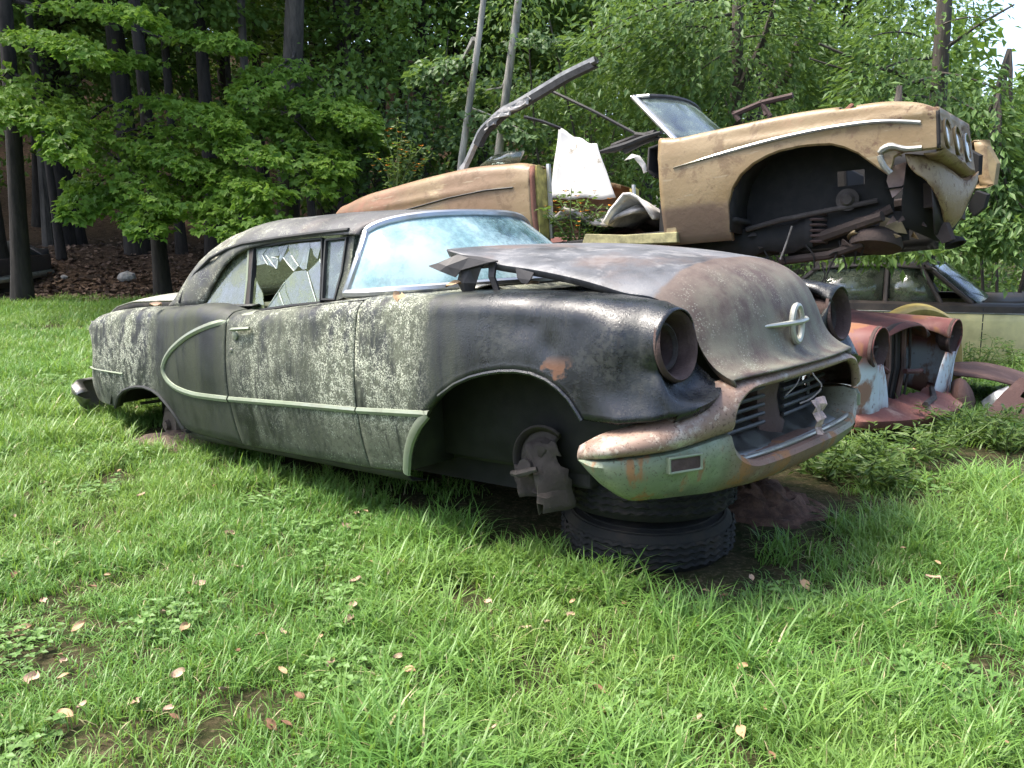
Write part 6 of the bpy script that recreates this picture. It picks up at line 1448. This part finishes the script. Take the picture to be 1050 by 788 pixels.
for i, (px, py, h, lab) in enumerate(((872, 480, .22, 'low weed with narrow leaves right of the chrome bumper'), (915, 482, .22, 'feathery fern under the red valance of the rusty car'), (955, 470, .24, 'bright fern below the right end of the red valance'), (992, 452, .26, 'bright leafy weed in front of the bracket plate'), (1032, 462, .24, 'low weed at the right edge under the scrap'), (845, 488, .22, 'dark grassy weed beside the dirt mound'), (1005, 352, .28, 'dense weed in front of the two-tone sedan'), (968, 385, .22, 'weed between the yellow fender and the scrap'), (1045, 372, .28, 'weed at the right edge before the two-tone sedan'), (900, 500, .18, 'small broad leaf weed in the grass right of the dirt mound'))):
    if py < 400: d = 8.2; x, y, z = tuple(at_depth(px, py, d)); z = float(gz(x, y))
    else: v = ground_at(px, py); x, y, z = v.x, v.y, float(gz(v.x, v.y))
    rr = np.random.default_rng(200 + i); st = [(rr.normal(0, .16), rr.normal(0, .14), h * rr.uniform(.6, 1.15)) for _ in range(12)]
    weed('weed', lab, (x, y, z), st, 34, .075 if i % 2 else .06, M_weed, 100 + i, 0, True)
# pale blossom-like leaves over the far cars left as foliage; ivy-like branch on the black hood edge
# dirt mound by the tyres
r = np.random.default_rng(5); mb = MB(); cx, cy = 1.2, 4.2; P = []
for i in range(16):
    rad = .02 + .40 * i / 15; P.append([(cx + rad * math.cos(a) * 1.0, cy + rad * math.sin(a) * .85, float(gz(cx, cy)) * 0 + .13 * math.exp(-(rad / .27) ** 2) + float(gz(cx + rad * math.cos(a), cy + rad * math.sin(a))) * .6 + .011 * r.normal() * (i < 14) - (.03 if i == 15 else 0)) for a in np.linspace(0, 6.283, 30)[:-1]])
dm = Mat('dug_soil'); n1 = dm.noise(14, 7, .7); dm.set(Base_Color=dm.mix(dm.rng(n1, .35, .65), (.06, .028, .018), (.16, .085, .055)), Roughness=.95); dm.bump(dm.noise(60, 5, .7), .8, .02)
tag(mb.grid(P, closed=True).build('dirt_mound', dm.m, None), 'small heap of bare brown soil in the grass right of the tyres', 'mound')
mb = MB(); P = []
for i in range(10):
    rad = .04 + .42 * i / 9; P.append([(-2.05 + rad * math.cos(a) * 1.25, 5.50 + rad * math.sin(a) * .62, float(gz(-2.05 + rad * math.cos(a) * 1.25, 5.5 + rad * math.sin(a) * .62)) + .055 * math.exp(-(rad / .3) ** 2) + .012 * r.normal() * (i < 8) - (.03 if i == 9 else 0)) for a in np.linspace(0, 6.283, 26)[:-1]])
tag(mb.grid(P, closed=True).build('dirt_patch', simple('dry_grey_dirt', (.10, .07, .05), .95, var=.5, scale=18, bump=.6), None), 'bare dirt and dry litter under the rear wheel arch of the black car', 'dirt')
# pale stone on the litter bank
r = np.random.default_rng(8)
for (px, py, d, s_, lab) in ((130, 283, 16.6, .13, 'grey stone on the leaf litter bank behind the lawn'), (66, 287, 16.4, .05, 'small white scrap on the leaf litter bank')):
    v = dpt(px, py, d); g = float(gz(v[0], v[1])); mb = MB(); P = [[(v[0] + s_ * 1.4 * math.sin(t) * math.cos(a) * r.uniform(.85, 1.1), v[1] + s_ * math.sin(t) * math.sin(a), g + s_ * (.9 * math.cos(t) + .3) * r.uniform(.9, 1.1)) for a in np.linspace(0, 6.28, 11)[:-1]] for t in np.linspace(.05, 2.6, 7)]
    tag(mb.grid(P, closed=True).build('stone', simple('grey_stone', (.30, .29, .27), .9) if 'grey_stone' not in bpy.data.materials else bpy.data.materials['grey_stone'], None, smooth=False), lab, 'stone')

# ---- loose leaf litter on the bank
lv = Leaves(); n = 9000; r = np.random.default_rng(77); x = r.uniform(-13, 4, n); y = edge_y(x) + r.gamma(1.8, 1.1, n) - .15
nr = np.array([0, 0, 1.]) + r.normal(0, .45, (n, 3)); a = r.uniform(0, 6.28, n); L = r.uniform(.07, .15, n)
lv.add(np.stack([x, y, gz(x, y) + r.uniform(.005, .05, n)], 1), np.stack([np.cos(a), np.sin(a), r.normal(0, .2, n)], 1), nr, L, L * .7)
lm = Mat('dry_leaf_litter'); g = lm.n.new('ShaderNodeNewGeometry').outputs['Random Per Island']; lm.set(Base_Color=lm.mix(g, (.05, .03, .02), (.20, .13, .085)), Roughness=.9)
tag(link('leaf_litter', lv.mesh('leaf_litter'), lm.m), kind='stuff')

# ---- grass: instanced tufts
def blade_patch(seed, n, size, hmin, hmax, wide, lean, straw=.05):
    r = np.random.default_rng(seed); bx_ = r.uniform(-size / 2, size / 2, n); by_ = r.uniform(-size / 2, size / 2, n)
    # blades gather in tussocks
    k = max(3, n // 22); tx, ty = r.uniform(-size / 2, size / 2, k), r.uniform(-size / 2, size / 2, k); j = r.integers(0, k, n); g = r.random(n) < .65
    bx_ = np.where(g, tx[j] + r.normal(0, .022, n), bx_); by_ = np.where(g, ty[j] + r.normal(0, .022, n), by_)
    th = r.uniform(.75, 1.15, k); h = r.uniform(hmin, hmax, n) * np.where(g, th[j], .75)
    az = r.uniform(0, 6.283, n); le = np.abs(r.normal(lean, .35, n)); w = wide * r.uniform(.6, 1.3, n)
    d = np.stack([np.cos(az), np.sin(az)], 1); s = np.stack([-d[:, 1], d[:, 0]], 1); V = np.zeros((n, 7, 3)); base = np.stack([bx_, by_], 1)
    for i, t in enumerate((0, .4, .75)):
        cp_ = base + d * (le * h * t ** 2)[:, None]; zz = h * t * (1 - .28 * np.minimum(le, 1.6) * t); ww = (w * (1 - .55 * t ** 1.5))[:, None] * .5
        V[:, 2 * i, :2] = cp_ - s * ww; V[:, 2 * i, 2] = zz; V[:, 2 * i + 1, :2] = cp_ + s * ww; V[:, 2 * i + 1, 2] = zz
    V[:, 6, :2] = base + d * (le * h)[:, None]; V[:, 6, 2] = h * (1 - .28 * np.minimum(le, 1.6)) - .1 * h * (le > 1)
    o = (np.arange(n) * 7)[:, None, None]; F = (o + np.array([[0, 1, 3, 2], [2, 3, 5, 4], [4, 5, 6, 6]])).reshape(-1, 4)
    return V.reshape(-1, 3), F
def tri_mesh(name, V, F):
    me = bpy.data.meshes.new(name); V = V.astype(np.float32)
    quads = F[F[:, 2] != F[:, 3]]; tris = F[F[:, 2] == F[:, 3]][:, :3]
    me.vertices.add(len(V)); me.vertices.foreach_set('co', V.ravel()); nl = len(quads) * 4 + len(tris) * 3
    me.loops.add(nl); me.loops.foreach_set('vertex_index', np.concatenate([quads.ravel(), tris.ravel()]).astype(np.int32))
    me.polygons.add(len(quads) + len(tris)); me.polygons.foreach_set('loop_start', np.concatenate([np.arange(len(quads)) * 4, len(quads) * 4 + np.arange(len(tris)) * 3]).astype(np.int32))
    me.polygons.foreach_set('use_smooth', np.ones(len(quads) + len(tris), bool)); me.update(calc_edges=True); me.validate(); return me
def grass_mat(name, a, b, straw):
    m = Mat(name); g = m.n.new('ShaderNodeNewGeometry'); rnd = g.outputs['Random Per Island']; wpos = g.outputs['Position']
    big = m.noise(.55, 4, .6, vec=wpos); 
    c = m.mix(rnd, a, b); c = m.mix(m.mul(m.rng(big, .40, .66), .45), c, (.26, .36, .08)); c = m.mix(m.op('GREATER_THAN', rnd, 1 - straw), c, (.45, .40, .22))
    m.set(Base_Color=c, Roughness=.42, Specular_IOR_Level=.4)
    tl = m.n.new('ShaderNodeBsdfTranslucent'); m.L(m.mix(.5, c, (.31, .46, .06)), tl.inputs[0]); mx = m.n.new('ShaderNodeMixShader'); mx.inputs[0].default_value = .35
    m.L(m.b.outputs[0], mx.inputs[1]); m.L(tl.outputs[0], mx.inputs[2]); m.L(mx.outputs[0], m.out.inputs['Surface']); return m.m
M_grass = grass_mat('lawn_grass', (.085, .205, .034), (.18, .335, .08), .07); M_clover = leaf_mat('clover', (.10, .20, .04), (.16, .28, .075), (.07, .15, .03), transl=.25)
coll = bpy.data.collections.new('grass_tufts')
for k, (n, h0, h1, w, le) in enumerate(((260, .03, .07, .0040, .8), (250, .04, .09, .0045, .7), (230, .05, .12, .0050, .7), (210, .07, .17, .0062, .8), (180, .09, .22, .0074, .9), (170, .03, .06, .0045, 1.2))):
    o = bpy.data.objects.new('grass_tuft', tri_mesh('grass_tuft_%d' % k, *blade_patch(300 + k, n, .27, h0, h1, w, le))); o.data.materials.append(M_grass); o.name = 'a%02d' % k; coll.objects.link(o)
for k in range(2):   # clover and broad weeds
    r = np.random.default_rng(400 + k); n = 90; lv = Leaves(); p = np.stack([r.uniform(-.14, .14, n), r.uniform(-.14, .14, n), r.uniform(.02, .07, n)], 1); a = r.uniform(0, 6.28, n)
    for j in range(3 if k == 0 else 1):
        aa = a + j * 2.09; L = r.uniform(.016, .028, n) * (1 if k == 0 else 2.0); lv.add(p, np.stack([np.cos(aa), np.sin(aa), np.full(n, .1)], 1), np.array([0, 0, 1.]) + r.normal(0, .25, (n, 3)), L, L * (.9 if k == 0 else .5))
    o = bpy.data.objects.new('b%02d' % k, lv.mesh('clover_%d' % k)); o.data.materials.append(M_clover); coll.objects.link(o)
r = np.random.default_rng(9); pts = []
for y0, y1, dens, sc in ((1.4, 4.5, 52, 1.0), (4.5, 7.5, 34, 1.2), (7.5, 11, 20, 1.5), (11, 15.6, 12, 1.9)):
    n = int((y1 - y0) * (y1 * 1.35 + 1) * dens); y = r.uniform(y0, y1, n); x = (r.random(n) - .5) * (y1 * 1.35 + 1); pts.append(np.stack([x, y, np.full(n, sc)], 1))
pts = np.concatenate(pts); x, y, sc = pts.T
tall = bumps(x, y, 1.9) * .5 + bumps(x + 3, y, 4.5) * .5            # clumpiness of the lawn
keep = np.ones(len(x), bool)
keep &= ~(((x - 1.2) / .36) ** 2 + ((y - 4.16) / .34) ** 2 < 1); keep &= ~((((x + 2.05) / .55) ** 2 + ((y - 5.5) / .28) ** 2 < 1) & (r.random(len(x)) < .8))
bl = np.array([(v - BLACK.t) for v in []]) if False else None
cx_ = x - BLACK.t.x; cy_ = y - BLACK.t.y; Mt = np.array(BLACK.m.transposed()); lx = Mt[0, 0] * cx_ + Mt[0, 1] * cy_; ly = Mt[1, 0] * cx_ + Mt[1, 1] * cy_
under = (lx > -2.2) & (lx < 2.5) & (ly > -.70) & (ly < 1.7); keep &= ~(under & (r.random(len(x)) < .97))  # grass thinned so dark bare soil stands in for under-car shade
keep &= ~(((x - .62) ** 2 + (y - 3.83) ** 2) < .38 ** 2); keep &= ~((x > 1.9) & (x < 3.6) & (np.abs(x + y - 8.35 + .25) < .62) & (r.random(len(x)) < .93))
bare = np.exp(-(((x + 1.75) / .5) ** 2 + ((y - 2.75) / .4) ** 2)) + .9 * np.exp(-(((x - 1.3) / .22) ** 2 + ((y - 3.25) / .16) ** 2)) + .8 * np.exp(-(((x - .45) / .3) ** 2 + ((y - 3.05) / .12) ** 2)) + .8 * np.exp(-(((x - 1.75) / .4) ** 2 + ((y - 2.62) / .2) ** 2))
keep &= ~(r.random(len(x)) < bare * .5)
keep &= ~(y > edge_y(x) + r.normal(0, .22, len(x)))
keep &= ~((x > 2.3) & (y > 6.8) & (r.random(len(x)) < .4))
x, y, sc, tall, bare = x[keep], y[keep], sc[keep], tall[keep], bare[keep]
n = len(x); cut = np.clip(2.3 + tall * 2.6 + r.normal(0, .9, n) - bare * 3, 0, 4.99).astype(int); low = r.random(n)
idx = np.where(bare > .35, 5, cut); idx = np.where((low < .045), 6, idx); idx = np.where((low > .98), 7, idx); idx = np.where((y > 9) , np.minimum(idx, 2), idx)
me = bpy.data.meshes.new('grass'); me.vertices.add(n); me.vertices.foreach_set('co', np.stack([x, y, gz(x, y) - .004], 1).astype(np.float32).ravel())
for nm, tp_, val in (('variant', 'INT', idx.astype(np.int32)), ('turn', 'FLOAT', r.uniform(0, 6.283, n).astype(np.float32)), ('size', 'FLOAT', (sc ** .6 * r.uniform(.8, 1.2, n)).astype(np.float32)), ('spread', 'FLOAT', (sc).astype(np.float32))):
    at = me.attributes.new(nm, tp_, 'POINT'); at.data.foreach_set('value', val)
me.update(); go = link('grass', me, M_grass); tag(go, kind='stuff')
ng = bpy.data.node_groups.new('grass_scatter', 'GeometryNodeTree')
ng.interface.new_socket('Geometry', in_out='INPUT', socket_type='NodeSocketGeometry'); ng.interface.new_socket('Geometry', in_out='OUTPUT', socket_type='NodeSocketGeometry')
N = ng.nodes; gi = N.new('NodeGroupInput'); gout = N.new('NodeGroupOutput'); iop = N.new('GeometryNodeInstanceOnPoints'); ci = N.new('GeometryNodeCollectionInfo')
ci.inputs['Collection'].default_value = coll; ci.inputs['Separate Children'].default_value = True; ci.inputs['Reset Children'].default_value = True
def attr(nm, t): a = N.new('GeometryNodeInputNamedAttribute'); a.data_type = t; a.inputs['Name'].default_value = nm; return a.outputs['Attribute']
cx3 = N.new('ShaderNodeCombineXYZ'); ng.links.new(attr('turn', 'FLOAT'), cx3.inputs['Z']); sc3 = N.new('ShaderNodeCombineXYZ'); sp_ = attr('spread', 'FLOAT'); sz_ = attr('size', 'FLOAT')
ng.links.new(sp_, sc3.inputs[0]); ng.links.new(sp_, sc3.inputs[1]); ng.links.new(sz_, sc3.inputs[2])
ng.links.new(gi.outputs[0], iop.inputs['Points']); ng.links.new(ci.outputs[0], iop.inputs['Instance']); iop.inputs['Pick Instance'].default_value = True
ng.links.new(attr('variant', 'INT'), iop.inputs['Instance Index']); ng.links.new(cx3.outputs[0], iop.inputs['Rotation']); ng.links.new(sc3.outputs[0], iop.inputs['Scale']); ng.links.new(iop.outputs[0], gout.inputs[0])
md = go.modifiers.new('scatter', 'NODES'); md.node_group = ng
# ---- fallen leaves on the lawn
LEAFPX = [(25, 655), (60, 683), (66, 688), (66, 448), (52, 512), (35, 498), (290, 660), (268, 664), (325, 645), (358, 648), (205, 610), (245, 680), (95, 612), (170, 640), (140, 425), (155, 470), (235, 500), (388, 578), (410, 585), (460, 590), (195, 620), (330, 665), (620, 745), (870, 706), (742, 625), (640, 632), (560, 650), (595, 620), (690, 690), (808, 640), (830, 640), (850, 645), (925, 575), (960, 590), (1000, 545), (1020, 530), (985, 530), (955, 605), (965, 700), (612, 720), (655, 735), (715, 750), (790, 790), (480, 700), (420, 700), (230, 720), (85, 735), (15, 600), (365, 605), (500, 640), (760, 700), (905, 640), (890, 590), (620, 600)]
rg = random.Random(12); proto_l = []
LEAFPX += [(int(rg.uniform(5, 1045)), int(430 + 350 * rg.random() ** 1.2)) for _ in range(75)]; LEAFPX = [p for p in LEAFPX if not (150 < p[0] < 900 and p[1] < 470 + .25 * abs(p[0] - 150) and p[1] < 600)]
M_dry = [simple('tan_dry_leaf', (.36, .24, .13), .8, var=.35, scale=40, bump=0), simple('brown_dry_leaf', (.17, .09, .045), .8, var=.35, scale=40, bump=0), simple('pink_tan_leaf', (.40, .28, .19), .8, var=.35, scale=40, bump=0)]
for k in range(3):
    mb = MB(); P = []
    for i in range(7):
        t = i / 6; w = .5 * math.sin(math.pi * (.08 + .88 * t)) ** .8 * (.55 + .1 * k); rw = []
        for u in np.linspace(-1, 1, 5): rw.append((t - .5, u * w, .10 * u * u * (1 + .5 * k) + .12 * math.sin(t * 3 + k) + .05 * math.sin(5 * t + 4 * u)))
        P.append(rw)
    mb.grid(P); me = bpy.data.meshes.new('fallen_leaf'); me.from_pydata(mb.v, [], mb.f); me.materials.append(M_dry[k]); me.polygons.foreach_set('use_smooth', [True] * len(me.polygons)); proto_l.append(me)
LEAFLAB = ['curled tan dry leaf lying in the grass', 'dark brown dry leaf lying in the grass', 'pale pinkish dry leaf lying in the grass']
for px, py in LEAFPX:
    v = ground_at(px, py); k = rg.choice((0, 0, 1, 2, 2)); o = link('fallen_leaf', proto_l[k]); s_ = rg.uniform(.028, .06) * (1 if rg.random() < .6 else .7); o.scale = (s_, s_, s_)
    o.location = (v.x, v.y, float(gz(v.x, v.y)) + .045); o.rotation_euler = (rg.uniform(-.4, .4), rg.uniform(-.4, .4), rg.uniform(0, 6.28)); tag(o, LEAFLAB[k], 'leaf', LEAFLAB[k].replace('leaf lying', 'leaves lying').replace('curled', 'curled').replace('dry leaf', 'dry leaves'))
# leaves lying on the black car and in its cowl
for i, ((px, py, ax_, val), lab) in enumerate(zip([(465, 293, 2, 1.10), (528, 288, 2, 1.09), (545, 291, 2, 1.08), (460, 290, 2, 1.10), (196, 309, 2, 1.05), (160, 313, 2, 1.04), (408, 306, 2, 1.09)], ['dry leaf under the torn hood corner of the black car', 'orange dry leaf on the cowl of the black car', 'small dry leaf at the hood edge of the black car', 'tan dry leaf on the windshield base of the black car', 'dry leaf at the foot of the roof pillar of the black car', 'dry leaf beside the trunk lid of the black car', 'yellowish dry leaf in front of the windshield frame'])):
    p = BLACK.world(BLACK.on(px, py, ax_, val)); o = link('fallen_leaf', proto_l[(0, 1, 2)[i % 3]]); o.location = p; o.scale = (.07, .07, .07); o.rotation_euler = (.3, -.2, i * 1.3); tag(o, lab, 'leaf')
